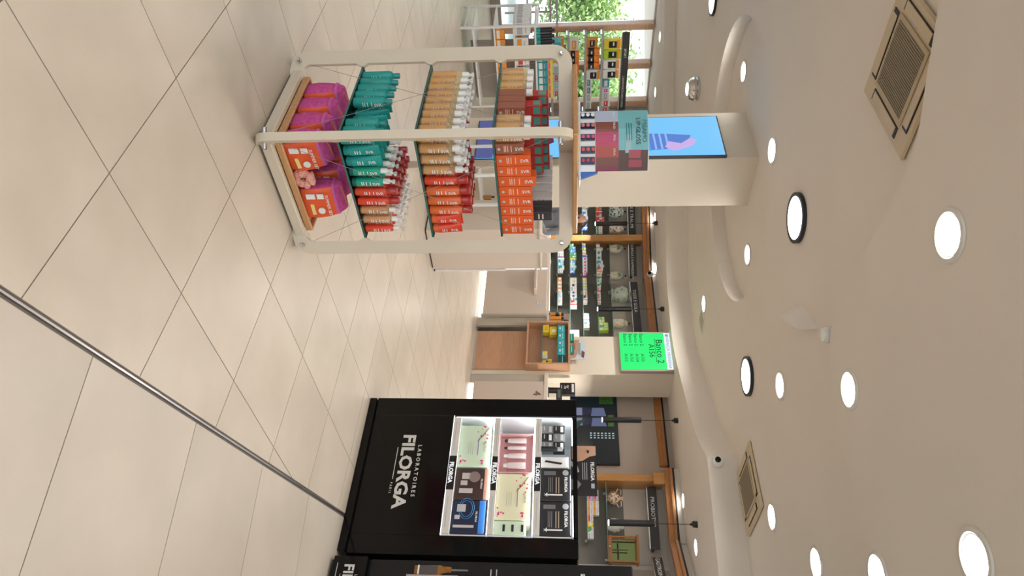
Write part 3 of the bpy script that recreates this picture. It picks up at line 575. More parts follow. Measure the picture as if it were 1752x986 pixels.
def row(seg, x0, z, where, group, spec):
    """spec: (base, accent, width, height, style) from left to right"""
    x = x0
    for k, (b, a, w, h, s) in enumerate(spec):
        lab = '%s box with %s %s, %s from left, %s' % (CLR[b][0], CLR[a][0], SN[s], ORD[k], where)
        med(seg, x + w / 2, z, w - .003, h, b, a, lab, group, style=s); x += w
G1, G2, G3, G4 = 'boxes left of the oak post', 'boxes under the influenza sign', 'boxes under the cough sign', 'boxes under the probiotics sign'
row(S1, X1 - .16, LV[3], 'second-highest shelf left of the oak post', G1, [('r', 'w', .09, .10, 0), ('r', 'o', .06, .10, 0), ('r', 'w', .05, .10, 1), ('w', 'r', .05, .09, 3), ('r', 'w', .06, .14, 2), ('r', 'w', .05, .14, 0), ('r', 'k', .05, .14, 1), ('w', 'g', .045, .10, 0), ('w', 'g', .045, .10, 0), ('w', 'g', .045, .10, 0)])
row(S1, X1 - .16, LV[2], 'middle shelf left of the oak post', G1, [('w', 's', .10, .10, 0), ('w', 's', .06, .08, 1), ('w', 'b', .07, .08, 3), ('w', 'r', .06, .09, 2), ('b', 'w', .07, .08, 0), ('b', 'c', .06, .08, 3), ('b', 'w', .06, .08, 1)])
row(S1, X1 - .16, LV[1], 'second-lowest shelf left of the oak post', G1, [('w', 'o', .10, .09, 0), ('c', 'w', .09, .09, 0), ('w', 'b', .10, .08, 1), ('w', 'o', .06, .05, 1), ('s', 'w', .05, .08, 0), ('w', 's', .05, .08, 2)])
row(S1, X1 + .53, LV[3], 'second-highest shelf under the influenza sign', G2, [('w', 'v', .075, .055, 1), ('w', 'o', .05, .10, 1), ('w', 't', .085, .08, 2), ('w', 't', .085, .08, 2), ('w', 't', .07, .10, 3), ('w', 't', .035, .12, 0), ('w', 'r', .065, .10, 3), ('w', 'o', .045, .09, 1), ('w', 'o', .05, .08, 3)])
row(S1, X1 + .53, LV[2], 'middle shelf under the influenza sign', G2, [('b', 'o', .075, .05, 1), ('y', 'g', .05, .055, 0), ('w', 'y', .045, .055, 0), ('w', 'n', .025, .055, 1), ('b', 'o', .045, .08, 1), ('w', 'p', .055, .075, 2), ('w', 'p', .055, .075, 2), ('w', 'p', .05, .075, 2), ('w', 'p', .05, .075, 2), ('w', 'p', .045, .075, 2), ('p', 'w', .05, .06, 0)])
row(S1, X1 + .53, LV[1], 'second-lowest shelf under the influenza sign', G2, [('g', 'v', .06, .06, 1), ('b', 'g', .05, .09, 3), ('b', 'c', .05, .09, 0), ('g', 'b', .05, .10, 2), ('g', 'w', .04, .10, 2), ('g', 'y', .04, .10, 3), ('b', 'w', .035, .09, 0), ('c', 'w', .05, .08, 0), ('c', 'w', .045, .10, 3), ('c', 'b', .04, .08, 2), ('b', 'w', .05, .08, 3)])
row(S1, X1 + .58, LV[0], 'lowest shelf under the influenza sign', G2, [('w', 'g', .06, .09, 3), ('w', 'o', .06, .09, 1), ('w', 's', .055, .09, 0), ('w', 'v', .05, .10, 1), ('c', 't', .05, .09, 0), ('c', 'w', .05, .09, 0), ('w', 't', .07, .10, 3), ('w', 's', .05, .08, 0)])
row(S1, X1 + .68, .95, 'shelf just above the plain counter', G2, [('o', 'w', .07, .05, 1), ('w', 'r', .05, .06, 0), ('w', 't', .06, .09, 1), ('t', 'w', .06, .05, 0), ('w', 's', .07, .05, 0)])
row(S2, .03, LV[3], 'second-highest shelf under the cough sign', G3, [('w', 'g', .05, .075, 3), ('w', 't', .05, .07, 0), ('g', 'w', .05, .06, 3), ('w', 'g', .05, .06, 3), ('w', 'r', .07, .05, 0), ('w', 'r', .07, .05, 1), ('w', 'v', .06, .05, 0), ('w', 'o', .06, .05, 3), ('w', 'r', .05, .05, 1)])
row(S2, .83, LV[3] + .0, 'second-highest shelf beside the green display', G3, [('l', 'g', .06, .09, 2), ('l', 'w', .05, .09, 0), ('l', 'w', .05, .14, 0), ('l', 'g', .05, .14, 3), ('l', 'w', .05, .14, 0)])
row(S2, .03, LV[2], 'middle shelf under the cough sign', G3, [('w', 'y', .06, .06, 1), ('w', 'y', .06, .06, 1), ('w', 'l', .06, .06, 1), ('w', 'l', .06, .06, 1), ('w', 'l', .06, .06, 1), ('o', 'w', .07, .065, 0), ('w', 'n', .08, .065, 3), ('w', 'o', .06, .06, 1)])
row(S2, .76, LV[2], 'middle shelf near the queue display column', G3, [('c', 'w', .06, .08, 3), ('w', 'c', .06, .08, 2), ('w', 't', .05, .08, 1), ('w', 'b', .06, .08, 3), ('w', 'y', .05, .08, 3)])
row(S2, .02, LV[1], 'second-lowest shelf under the cough sign', G3, [('w', 't', .05, .10, 1), ('w', 'y', .08, .10, 2), ('w', 'k', .08, .10, 2), ('w', 's', .08, .10, 0), ('w', 'n', .07, .10, 2), ('w', 'n', .07, .10, 2), ('t', 'w', .05, .10, 0), ('w', 'r', .07, .10, 3), ('w', 'r', .06, .10, 1)])
row(S2, .02, LV[0], 'lowest shelf under the cough sign', G3, [('o', 'w', .06, .06, 2), ('w', 'o', .08, .06, 1), ('w', 'o', .08, .06, 1), ('w', 'o', .08, .06, 1), ('w', 's', .08, .07, 0), ('w', 'c', .08, .07, 3), ('w', 's', .07, .07, 0)])
row(S2, .02, .95, 'shelf just above counter 3', G3, [('w', 's', .09, .05, 0), ('w', 'y', .09, .05, 1), ('w', 's', .09, .05, 0)])
for k, zz in enumerate((0, .072)):
    row(S4, .27, 1.535 + zz, ('lower' if k == 0 else 'upper') + ' layer under the probiotics sign', G4, [('s', 'p', .07, .07, 2), ('s', 'p', .07, .07, 2), ('w', 'o', .09, .07, 0), ('w', 'o', .09, .07, 0)] + ([('w', 'r', .07, .07, 0), ('y', 'w', .07, .07, 2), ('w', 'g', .08, .07, 3), ('w', 's', .06, .07, 0)] if k == 0 else []))
for k, x in enumerate((X1 + .49 - .13, )): pass
# header signs
def sign(seg, x0, x1, txt, label, sz=.075, tx=None, z0=2.295, z1=2.41, y=.19):
    t = thing('header_sign', label, 'sign', seg.at((x0 + x1) / 2, y, z0), seg.rz); w = (x1 - x0) / 2
    MB().bx(-w, w, -.02, .0, 0, z1 - z0).build('board', CHARC, t); MB().bx(-w, w, -.03, -.02, -.014, 0.0).build('rail', STEEL, t); MB().bx(-w, w, 0, .15, .02, .05).build('bracket', CHARC, t)
    text(t, txt, (tx if tx is not None else (x0 + x1) / 2) - (x0 + x1) / 2, -.022, .033, sz, PRINTW); return t
sign(S1, X1 - .5, X1 + .40, 'DOLORE E TRAUMI', 'dark header sign left of the oak post ending in TRAUMI', .07, X1 - .05); sign(S1, X1 + .53, S1.L + .0, 'INFLUENZA E RAFFREDDORE', 'dark header sign reading INFLUENZA E RAFFREDDORE', .052)
sign(S2, .03, .955, 'TOSSE E GOLA', 'dark header sign reading TOSSE E GOLA', .07, .42); sign(S2, .96, S2.L - .3, 'OCCHI', 'dark header sign beginning OC beside the queue display', .07, 1.14); sign(S4, .19, S4.L + .05, 'PROBIOTICI', 'dark header sign reading PROBIOTICI', .07, .50)
sign(S5, .07, 1.0, 'GASTROINTESTINALE', 'dark header sign at the frame edge beginning GASTR', .07, .42)
# pharmacy jars
def jar(seg, x, z, h, r, label, m, lidm, kn=PRINTK, prof=None, y=.17):
    t = thing('apothecary_jar', label, 'jar', seg.at(x, y, z), seg.rz, 'apothecary jars')
    prof = prof or [(r * .78, 0), (r * .88, h * .06), (r, h * .3), (r * .98, h * .5), (r * .85, h * .62), (r * .62, h * .68)]
    MB().lathe(prof, 20).build('body', m, t, smooth=True)
    MB().lathe([(prof[-1][0] * 1.1, prof[-1][1]), (prof[-1][0] * 1.15, prof[-1][1] + h * .04), (prof[-1][0] * .9, h * .80), (r * .25, h * .86), (0, h * .87)], 18).build('lid', lidm, t, smooth=True)
    MB().ball((0, 0, h * .92), h * .055, 8).build('knob', kn, t, smooth=True); return t
IV = mat('ivory_glaze', (.72, .66, .54), .25, coat=.4)
def deco(name, base, c2, c3, scale, pos=.52):
    if name in MATS: return MATS[name]
    m = mat(name, base, .25, coat=.4); nt = m.node_tree; b = nt.nodes['Principled BSDF']; tc = nt.nodes.new('ShaderNodeTexCoord'); v = nt.nodes.new('ShaderNodeTexVoronoi'); nz = nt.nodes.new('ShaderNodeTexNoise'); cr = nt.nodes.new('ShaderNodeValToRGB')
    v.inputs['Scale'].default_value = scale; nt.links.new(tc.outputs['Object'], v.inputs['Vector']); cr.color_ramp.interpolation = 'CONSTANT'; nt.links.new(v.outputs['Distance'], cr.inputs[0])
    cr.color_ramp.elements[0].color = (*c2, 1); cr.color_ramp.elements[1].color = (*base, 1); cr.color_ramp.elements[1].position = pos; e = cr.color_ramp.elements.new(pos * .5); e.color = (*c3, 1)
    nt.links.new(cr.outputs[0], b.inputs['Base Color']); return m
PALM = mat('palm_green', (.06, .22, .05), .4); 
for x, lab in ((X1 + .60, 'ivory lidded jar painted with a palm, nearest the oak post'), (X1 + 1.055, 'ivory lidded jar painted with a palm, above the small security camera side')):
    t = jar(S1, x, 1.981, .27, .075, lab, IV, mat('banded_lid', (.62, .60, .56), .3, col2=(.15, .18, .32), scale=14., stretch=(.1, .1, 6)))
    for a in (-20, 25, 65, 110, 155, 200): flat([(0, .135), (.028 * math.cos(math.radians(a - 14)), .135 + .032 * math.sin(math.radians(a - 14))), (.05 * math.cos(math.radians(a)), .135 + .05 * math.sin(math.radians(a))), (.028 * math.cos(math.radians(a + 14)), .135 + .032 * math.sin(math.radians(a + 14)))], -.077, PALM, 'painted_frond', t)
    MB().bx(-.003, .003, -.077, -.074, .05, .135).build('painted_trunk', mat('palm_trunk', (.35, .20, .06), .5), t)
jar(S1, X1 - .03, 1.981, .29, .11, 'round jar painted in dark blue and green, half behind the screen column', deco('blue_faience', (.62, .64, .58), (.02, .05, .20), (.10, .32, .30), 26., .45), deco('blue_faience_lid', (.62, .66, .60), (.05, .12, .28), (.2, .45, .4), 40., .4))
jar(S1, X1 + .27, 1.981, .28, .08, 'white jar painted with red leaves, left of the oak post', deco('red_leaf_faience', (.74, .69, .60), (.35, .06, .02), (.45, .12, .04), 22., .30), deco('grey_lid', (.60, .58, .53), (.12, .12, .15), (.3, .3, .3), 40., .3))
jar(S2, .39, 1.981, .345, .14, 'large bulbous celadon jar with relief, beside the pendant over counter 3', deco('celadon', (.40, .47, .39), (.12, .19, .14), (.28, .36, .28), 16., .35), deco('celadon_lid', (.42, .34, .18), (.20, .22, .15), (.50, .44, .25), 22., .4), mat('celadon_knob', (.08, .09, .06), .4), [(.09, 0), (.10, .02), (.08, .035), (.13, .10), (.14, .17), (.12, .235), (.08, .26)], .06)
jar(S2, .87, 1.981, .27, .078, 'cream lidded jar with small painted flowers, next to the queue display', deco('flower_faience', (.72, .65, .50), (.40, .05, .05), (.10, .22, .08), 34., .22), IV)
t = thing('two_handled_vase', 'round two-handled vase painted orange, blue and green, under the probiotics sign', 'vase', S4.at(.34, .16, 1.776), S4.rz)
MB().lathe([(.05, 0), (.052, .012), (.03, .02), (.075, .06), (.085, .10), (.07, .14), (.035, .165), (.032, .19), (.045, .21)], 20).build('body', deco('majolica', (.66, .60, .48), (.04, .10, .30), (.60, .22, .03), 34., .5), t, smooth=True)
for s in (-1, 1): MB().tube([(s * .07, 0, .13), (s * .115, 0, .15), (s * .10, 0, .19), (s * .04, 0, .185)], .008, 8).build('handle', IV, t, smooth=True)
t = thing('round_pot', 'white round pot with blue painting, half behind a pendant', 'pot', S4.at(.68, .16, 1.776), S4.rz)
MB().lathe([(.055, 0), (.06, .01), (.085, .06), (.088, .10), (.075, .15), (.05, .17), (.05, .19)], 20).build('body', deco('blue_white', (.70, .68, .62), (.04, .08, .28), (.15, .20, .40), 26., .28), t, smooth=True); MB().lathe([(.052, .19), (.045, .205), (.012, .212), (.012, .225), (0, .23)], 14).build('lid', IV, t, smooth=True)
t = thing('wooden_scale_case', 'small glazed wooden case on the probiotics shelf', 'case', S4.at(.98, .05, 1.776), S4.rz)
CW = wood('case_cherry', (.45, .17, .04), (.33, .11, .02), 8.); MB().bx(-.16, .16, 0, .16, 0, .045, .008).build('base', CW, t); MB().bx(-.165, .165, -.01, .17, .34, .365, .006).build('top', CW, t)
for x in (-.15, .135):
    for y in (.005, .14): MB().bx(x, x + .016, y, y + .016, .045, .34).build('post', CW, t)
MB().bx(-.134, .135, .01, .014, .05, .34).build('pane', glass('case_glass', (.88, .94, .82)), t); MB().bx(-.134, .135, .145, .15, .05, .34).build('back_pane', mat('added_reflect_mirror', (.62, .66, .55), .08, 1.), t)  # mirror back is added, greenish metal in place of the garden's reflection
MB().bx(-.11, .11, .07, .08, .12, .13).bx(-.006, .006, .07, .08, .05, .24).build('balance', mat('balance_bronze', (.16, .10, .06), .4, .6), t); MB().ball((-.02, -.01, .02), .012, 8).build('knob', STEEL, t)
# dark window panel above the black stand, its reflections painted on as flat shapes
t = thing('dark_window', 'dark window panel with a painted reflection of chairs and plants above the black stand', 'screen', S3.at(.66, -.004, 0), S3.rz)
MB().bx(-.60, .585, -.012, .03, 1.32, 1.985, .003).build('frame', BLACKM, t); MB().bx(-.585, .57, -.016, -.010, 1.335, 1.965).build('display', emis('dark_pane', (.006, .010, .012), 1.), t)
pb = emis('reflected_blue', (.12, .15, .27), .8); pv = emis('reflected_pale', (.22, .24, .36), .8); pg = mat('reflected_green', (.10, .28, .04), .4, col2=(.03, .12, .02), scale=40.)
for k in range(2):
    x = -.27 + .16 * k; flat([(x, 1.36), (x + .12, 1.36), (x + .12, 1.50), (x, 1.50)], -.0165, pv, 'reflected_chair', t); flat([(x - .01, 1.50), (x + .12, 1.50), (x + .10, 1.62), (x + .0, 1.64)], -.0165, emis('reflected_navy', (.02, .022, .05), .8), 'reflected_chair_back', t); flat([(x, 1.64), (x + .13, 1.62), (x + .13, 1.83), (x, 1.80)], -.0165, pb, 'reflected_chair', t)
flat([(-.50, 1.74), (-.33, 1.74), (-.33, 1.93), (-.50, 1.93)], -.0165, pg, 'reflected_plant', t); flat([(-.16, 1.85), (.02, 1.85), (.02, 1.93), (-.16, 1.93)], -.0165, pg, 'reflected_plant', t)
flat([(-.30, 1.335), (.07, 1.335), (.07, 1.42), (-.1, 1.55), (-.04, 1.38), (-.30, 1.36)], -.017, emis('reflected_dark_green', (.02, .06, .05), .8), 'reflected_counter', t)
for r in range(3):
    for c in range(7): flat([(.12 + .035 * r, 1.60 + .05 * c), (.135 + .035 * r, 1.60 + .05 * c), (.135 + .035 * r, 1.625 + .05 * c), (.12 + .035 * r, 1.625 + .05 * c)], -.0165, emis('reflected_light', (.55, .75, .80), .8), 'reflected_lamp', t)
# pendant lamps over the counters
for k, (x, y, lab) in enumerate(((-1.003, 11.04, 'slim black pendant lamp left of the oak post'), (.311, 10.34, 'slim black pendant lamp over counter 3'), (1.699, 9.089, 'slim black pendant lamp in front of the dark window panel'), (2.588, 7.784, 'slim black pendant lamp in front of the probiotics sign'))):
    t = thing('pendant_lamp', lab, 'pendant lamp', (x, y, 2.70), 0, 'black tube pendant lamps')
    MB().lathe([(.035, 0), (.035, -.05), (.015, -.055), (.012, -.08), (0, -.081)], 16).build('canopy', BLACKM, t, smooth=True); MB().tube([(0, 0, -.07), (0, 0, -.47)], .004, 6).build('cord', BLACKM, t)
    MB().lathe([(.0, -.462), (.03, -.464), (.036, -.475), (.036, -.955), (.03, -.957)], 18).build('tube', BLACKM, t, smooth=True); MB().lathe([(.032, -.955), (.032, -.966), (0, -.968)], 14).build('lens', emis('pendant_white', (1, .97, .92), 4.), t, smooth=True); lamp(t, .05, 11.0, -.975)
# ============================================================ PRODUCT STAND IN THE AISLE
SCX, SCY = -.63, 3.2
RS = Matrix.Rotation(RN, 3, 'Z')
def onS(x, y, z): v = RS @ Vector((x, y, 0)); return (SCX + v.x, SCY + v.y, z)
stand = thing('product_stand', 'cream framed product stand with glass shelves of suncare bottles', 'display stand', (SCX, SCY, 0), RN)
def rrect(hx, z0, z1, r, n=6):
    out = []
    for cx, cz, a0 in ((hx - r, z1 - r, 0), (-hx + r, z1 - r, 90), (-hx + r, z0 + r, 180), (hx - r, z0 + r, 270)):
        for k in range(n + 1): a = math.radians(a0 + 90 * k / n); out.append((cx + r * math.cos(a), cz + r * math.sin(a)))
    return out
def loop_frame(ang, hx=.468, z0=0., z1=1.305, band=.06, th=.034):
    o, i = rrect(hx, z0, z1, .085), rrect(hx - band, z0 + band, z1 - band, .035); n = len(o); mb = MB()
    v = [(a, -th / 2, b) for a, b in o] + [(a, -th / 2, b) for a, b in i] + [(a, th / 2, b) for a, b in o] + [(a, th / 2, b) for a, b in i]; f = []
    for k in range(n):
        j = (k + 1) % n; f += [(k, j, n + j, n + k), (2 * n + j, 2 * n + k, 3 * n + k, 3 * n + j), (j, k, 2 * n + k, 2 * n + j), (n + k, n + j, 3 * n + j, 3 * n + k)]
    mb._add(v, f, Matrix.Rotation(ang, 4, 'Z'))
    for s in (-1, 1):            # small shoulders that carry the shelves
        for z in (.345, .665, .985): mb.prism([(s * (hx - band + .001), z - .035), (s * (hx - band + .001), z + .025), (s * (hx - band - .014), z + .0), (s * (hx - band - .014), z - .010)], -th / 2, th / 2, Matrix.Rotation(ang, 4, 'Z') @ Matrix.Rotation(PI / 2, 4, 'X'))
    me = mb.mesh('loop_frame'); smooth_mesh(me, .5); return me
obj('loop_frame', loop_frame(-PI / 4), CREAMF, stand); obj('loop_frame', loop_frame(PI / 4), CREAMF, stand)
for k in range(4): MB().bx(-.272, .272, -.283, -.255, .012, .058, .003, Matrix.Rotation(k * PI / 2, 4, 'Z')).build('base_rail', CREAMF, stand)
tr = MB().bx(-.25, .25, -.25, .25, .058, .070).build('tray_board', WOOD, stand)
for k in range(4): MB().bx(-.252, .252, -.256, -.242, .058, .090, .004, Matrix.Rotation(k * PI / 2, 4, 'Z')).build('tray_rim', WOOD, tr)
for z in (.345, .665, .985):
    g = MB().bx(-.280, .280, -.280, .280, z - .008, z).build('shelf_pane', SHELFG, stand)
    for k in range(4): MB().bx(-.283, .283, -.283, -.280, z - .008, z, 0, Matrix.Rotation(k * PI / 2, 4, 'Z')).build('glass_edge', GEDGE, g)
MB().bx(-.272, .272, -.272, .272, 1.305, 1.327, .004).build('top_board', WOOD, stand)
kn = MB().lathe([(.0, -.045), (.0095, -.045), (.0095, .043), (.006, .047), (0, .047)], 12, M=Matrix.Rotation(PI / 2, 4, 'X')).mesh('cable_knob', True); kn.materials.append(STEEL)
def dg(a, t): return (math.cos(a) * t, math.sin(a) * t)
for a in (-PI / 4, PI / 4):
    for t in (-.425, .425):
        x, y = dg(a, t)
        for z in (.05, 1.255): obj('cable_knob', kn, None, stand, (x, y, z), a)
fl, fr, ft = (-.30, .30), (.30, -.30), (-.30, -.30)
for p, q in ((fl, ft), (ft, fr)):
    for z0, z1 in ((.05, 1.255), (1.255, .05)): MB().tube([(p[0], p[1], z0), (q[0], q[1], z1)], .001, 5).build('brace_cable', mat('cable_grey', (.30, .29, .28), .5, .3), stand)
# ---- bottles, tubes and boxes
TEALP = mat('turquoise_plastic', (.015, .33, .30), .35); TEALK = mat('turquoise_cap', (.012, .27, .25), .3); GRN = mat('emerald_plastic', (.01, .36, .24), .3); GRND = mat('dark_green_base', (.005, .12, .09), .3)
ORG = mat('orange_plastic', (.80, .16, .04), .32); REDP = mat('red_orange_plastic', (.78, .07, .03), .3); REDC = amber('red_clear_cap', (.62, .06, .05), .35); AMB = amber('amber_oil', (.86, .38, .015), .22); AMBL = amber('pale_amber', (.86, .74, .55), .72); CLR_ = amber('clear_cap', (.80, .80, .80), .6)
ORB = mat('orange_box', (.85, .13, .025), .4); BRB = mat('brown_box', (.36, .13, .08), .4); RDB = mat('red_box', (.55, .05, .04), .4); TSQ = mat('teal_square', (.10, .36, .30), .4); PALEO = mat('pale_print', (.90, .55, .42), .5); SILV = mat('silver_dot', (.55, .55, .53), .35)
VR = Matrix(((0, -1, 0), (0, 0, -1), (1, 0, 0))).to_euler()
def svr(parent, y, z, s=.02, m=PRINTW): text(parent, 'SVR', s * .35, y, z, s, m, 'LEFT', .0003, .0003, 'brand_print', VR)
def lines(parent, x0, x1, y, zs, m=PRINTW, t=.0035, yy=.0015):
    mb = MB()
    for z in zs: mb.bx(x0, x1, y - yy, y + .001, z, z + t)
    return mb.build('text_print', m, parent)
PROTO = {}
def k_round(t, r, h, body, cap, ch, cr, pr=PRINTW, base=None, amberfill=None, pump=None):
    MB().lathe([(r * .9, 0), (r, .004), (r, h * .90), (r * .85, h * .96), (cr, h)], 14).build('body', body, t, smooth=True)
    if base: MB().lathe([(r * 1.01, 0), (r * 1.01, h * .13)], 14).build('base_ring', base, t, smooth=True)
    if amberfill: MB().lathe([(r * .86, .006), (r * .86, h * amberfill[1])], 12).build('contents', amberfill[0], t, smooth=True)
    c = MB().lathe([(cr, h), (cr, h + ch * .9), (cr * .85, h + ch), (0, h + ch)], 12).build('cap', cap, t, smooth=True)
    if pump:
        MB().lathe([(cr * .5, h + ch), (cr * .45, h + ch + .012), (0, h + ch + .012)], 8).build('pump_stem', pump, c, smooth=True); MB().box((0, -.004, h + ch + .017), (cr * 1.1, cr * 1.9, .012), .003).build('pump_head', pump, c)
    lines(t, -r * .5, r * .3, -r * .95, [h * .30, h * .36, h * .45, h * .58], pr); svr(t, -r - .0006, h * .66, .021)
def k_tube(t, w, h, body, cap, pr=PRINTW):
    prof = [(0, .022, .022), (.02, .024, .024), (.5, w * .9, .017), (.93, w, .004), (1., w, .0025)]; mb = MB(); rings = []; n = 16
    v = []; f = []
    for i, (z, a, b) in enumerate(prof): v += [(a * math.cos(2 * PI * k / n), b * math.sin(2 * PI * k / n), .022 + z * (h - .022)) for k in range(n)]
    for i in range(len(prof) - 1):
        for k in range(n): f.append((i * n + k, i * n + (k + 1) % n, (i + 1) * n + (k + 1) % n, (i + 1) * n + k))
    f += [tuple(reversed(range(n))), tuple((len(prof) - 1) * n + k for k in range(n))]; mb._add(v, f); mb.build('body', body, t, smooth=True)
    MB().lathe([(.021, 0), (.022, .003), (.022, .022), (.02, .023)], 14).build('cap', cap, t, smooth=True); lines(t, -.010, .006, -.0205, [h * .32, h * .38, h * .46], pr); svr(t, -.0155, h * .62, .02)
def k_box(t, w, d, h, body, pr=PALEO, dot=SILV, sq=None, brand=True):
    MB().bx(-w / 2, w / 2, 0, d, 0, h, .001).build('carton', body, t)
    if sq:
        MB().bx(-w * .36, w * .36, -.001, .0005, h * .80, h * .96).build('square_print', sq, t); MB().bx(-w / 2 - .001, -w / 2 + .0005, d * .15, d * .85, h * .80, h * .96).build('square_print', sq, t); return
    lines(t, -w * .32, w * .28, 0, [h * .30, h * .35, h * .42, h * .55], pr, .004, .0008)
    if brand: svr(t, -.0012, h * .70, .022)
    else: lines(t, -w * .3, w * .3, 0, [h * .72, h * .80], pr, .006, .0009)
    if dot: MB().lathe([(0, 0), (.007, 0), (.007, .001), (0, .001)], 10, M=Matrix.Translation((0, 0, h * .12)) @ Matrix.Rotation(PI / 2, 4, 'X')).build('round_print', dot, t)
KIND = {
 'teal': ('shower_bottle', 'turquoise bottle', 'bottle', lambda t: k_round(t, .0235, .140, TEALP, TEALK, .030, .013)),
 'tealtube': ('cream_tube', 'turquoise tube', 'tube', lambda t: k_tube(t, .027, .150, TEALP, TEALK)),
 'tealdark': ('cream_tube', 'dark turquoise tube', 'tube', lambda t: k_tube(t, .027, .165, mat('petrol_plastic', (.006, .16, .15), .4), TEALK)),
 'green': ('pump_bottle', 'emerald bottle with white pump', 'bottle', lambda t: k_round(t, .021, .135, GRN, WHITE, .028, .012, base=GRND, pump=WHITE)),
 'red': ('spray_bottle', 'red bottle with clear red cap', 'bottle', lambda t: k_round(t, .019, .140, REDP, REDC, .045, .017)),
 'ambs': ('oil_spray', 'amber oil spray with white nozzle', 'bottle', lambda t: k_round(t, .020, .132, AMBL, WHITE, .025, .013, amberfill=(mat('oil_orange', (.72, .25, .04), .3), .9), pump=WHITE)),
 'redw': ('spray_bottle', 'red bottle with white spray head', 'bottle', lambda t: k_round(t, .018, .130, REDP, WHITE, .028, .012, pump=CLR_)),
 'amb': ('oil_bottle', 'golden oil bottle with white pump', 'bottle', lambda t: k_round(t, .022, .140, AMBL, WHITE, .030, .015, amberfill=(AMB, .82), pump=WHITE)),
 'org': ('lotion_bottle', 'orange bottle with red cap', 'bottle', lambda t: k_round(t, .0225, .145, ORG, REDC, .045, .019)),
 'orgtube': ('cream_tube', 'orange-red tube', 'tube', lambda t: k_tube(t, .026, .130, REDP, ORG)),
 'bigtube': ('cream_tube', 'tall red tube', 'tube', lambda t: k_tube(t, .027, .175, mat('red_tube', (.70, .05, .03), .35), REDC)),
 'jarb': ('oil_bottle', 'squat amber bottle with white cap', 'bottle', lambda t: k_round(t, .0255, .118, AMBL, WHITE, .027, .017, amberfill=(mat('amber_gel', (.74, .33, .03), .25), .85))),
 'obox': ('carton_box', 'orange carton', 'box', lambda t: k_box(t, .052, .05, .142, ORB)),
 'obox2': ('carton_box', 'tall orange carton', 'box', lambda t: k_box(t, .052, .05, .162, ORB)),
 'bbox': ('carton_box', 'brown carton', 'box', lambda t: k_box(t, .05, .045, .115, BRB)),
 'rbox': ('carton_box', 'red carton with a teal square', 'box', lambda t: k_box(t, .050, .045, .185, RDB, sq=TSQ)),
 'rbox2': ('carton_box', 'taller red carton with a teal square', 'box', lambda t: k_box(t, .050, .045, .212, RDB, sq=TSQ)),
 'wbox': ('carton_box', 'white carton with brown print', 'box', lambda t: k_box(t, .050, .045, .225, mat('cream_card', (.84, .80, .74), .45), mat('brown_text', (.30, .20, .15), .5), None, None, False)),
 'gbox': ('carton_box', 'dark grey carton with white print', 'box', lambda t: k_box(t, .050, .045, .225, mat('graphite_card', (.06, .06, .065), .4), PRINTW, None, None, False)),
}
def place(kind, x, y, z, where, group, rz=0.):
    nm, desc, cat, fn = KIND[kind]; lab = '%s, %s' % (desc, where); loc = onS(x, y, z)
    if kind in PROTO: return clone(PROTO[kind], lab, loc, RN + rz, group)
    t = thing(nm, lab, cat, loc, RN + rz, group); fn(t); PROTO[kind] = t; return t
FRONT = -.243
def rows(shelf, z, cols, group):
    for k, (kind, n, pitch, skip) in enumerate(cols):
        x = -.250 + .0555 * k; c = 0
        for j in range(n):
            if j in skip: continue
            y = FRONT + pitch * j; jit = random.uniform(-.003, .003)
            place(kind, x + jit, y, z, '%s in %s row, %s glass shelf' % ('front one' if j == 0 else ORD[j] + ' back', ORD[k], shelf), group, random.uniform(-.08, .08))
rows('lowest', .3455, [('teal', 10, .0535, (3, 4)), ('tealtube', 7, .052, ()), ('tealtube', 5, .054, ()), ('green', 5, .052, ()), ('green', 5, .052, ()), ('red', 7, .05, ()), ('red', 7, .05, ()), ('ambs', 6, .05, ()), ('ambs', 6, .05, ()), ('redw', 6, .05, ())], 'suncare on the lowest glass shelf')
rows('middle', .6655, [('amb', 10, .0535, ()), ('amb', 9, .0535, ()), ('amb', 3, .0535, ()), ('amb', 3, .0535, ()), ('red', 5, .05, ()), ('org', 5, .053, ()), ('org', 5, .053, ()), ('org', 4, .053, ()), ('orgtube', 3, .05, ()), ('orgtube', 2, .05, ())], 'suncare on the middle glass shelf')
for j in range(7): place('bigtube', -.250 + .0555 * (2 + j % 3), FRONT + .0535 * (3 + j // 3 * 1.3), .6655, 'standing behind the golden bottles on the middle shelf, %s one' % ORD[j], 'tall red tubes')
G3s = 'suncare on the top glass shelf'
for k in range(8): place('obox2' if k == 2 else 'obox', -.250 + .0555 * (k + 2), FRONT - .02, .9855 , '%s from the left along the front edge of the top shelf' % ORD[k], G3s)
for k in range(2): place('bbox', -.195, FRONT - .015 + .05 * k, .9855, '%s beside the squat amber bottles on the top shelf' % ('front one' if k == 0 else 'one behind,'), G3s)
for j, y in enumerate((-.235, -.178, -.122, .085, .140, .195, .248)): place('jarb', -.245, y, .9855, '%s along the left edge of the top shelf' % ORD[j], G3s)
for j in range(3): place('bbox', -.25, -.075 + .05 * j, .9855, '%s between the amber bottles on the left edge' % ORD[j], G3s)
for k in range(7): place('rbox', -.195 + .0535 * k, .02, .9855, '%s of the shorter row on the top shelf' % ORD[k], G3s)
for k in range(8): place('rbox2', -.195 + .0535 * k, .10, .9855, '%s in back row, top shelf' % ORD[k], G3s)
for k in range(6): place('wbox', .225 - .004 * k, -.10 + .052 * k, .9855, '%s at the right side of the top shelf' % ORD[k], G3s)
for k in range(2): place('gbox', .24 - .05 * 0, -.185 + .045 * k, .9855, '%s behind the orange cartons' % ('front one' if k == 0 else 'back one'), G3s)
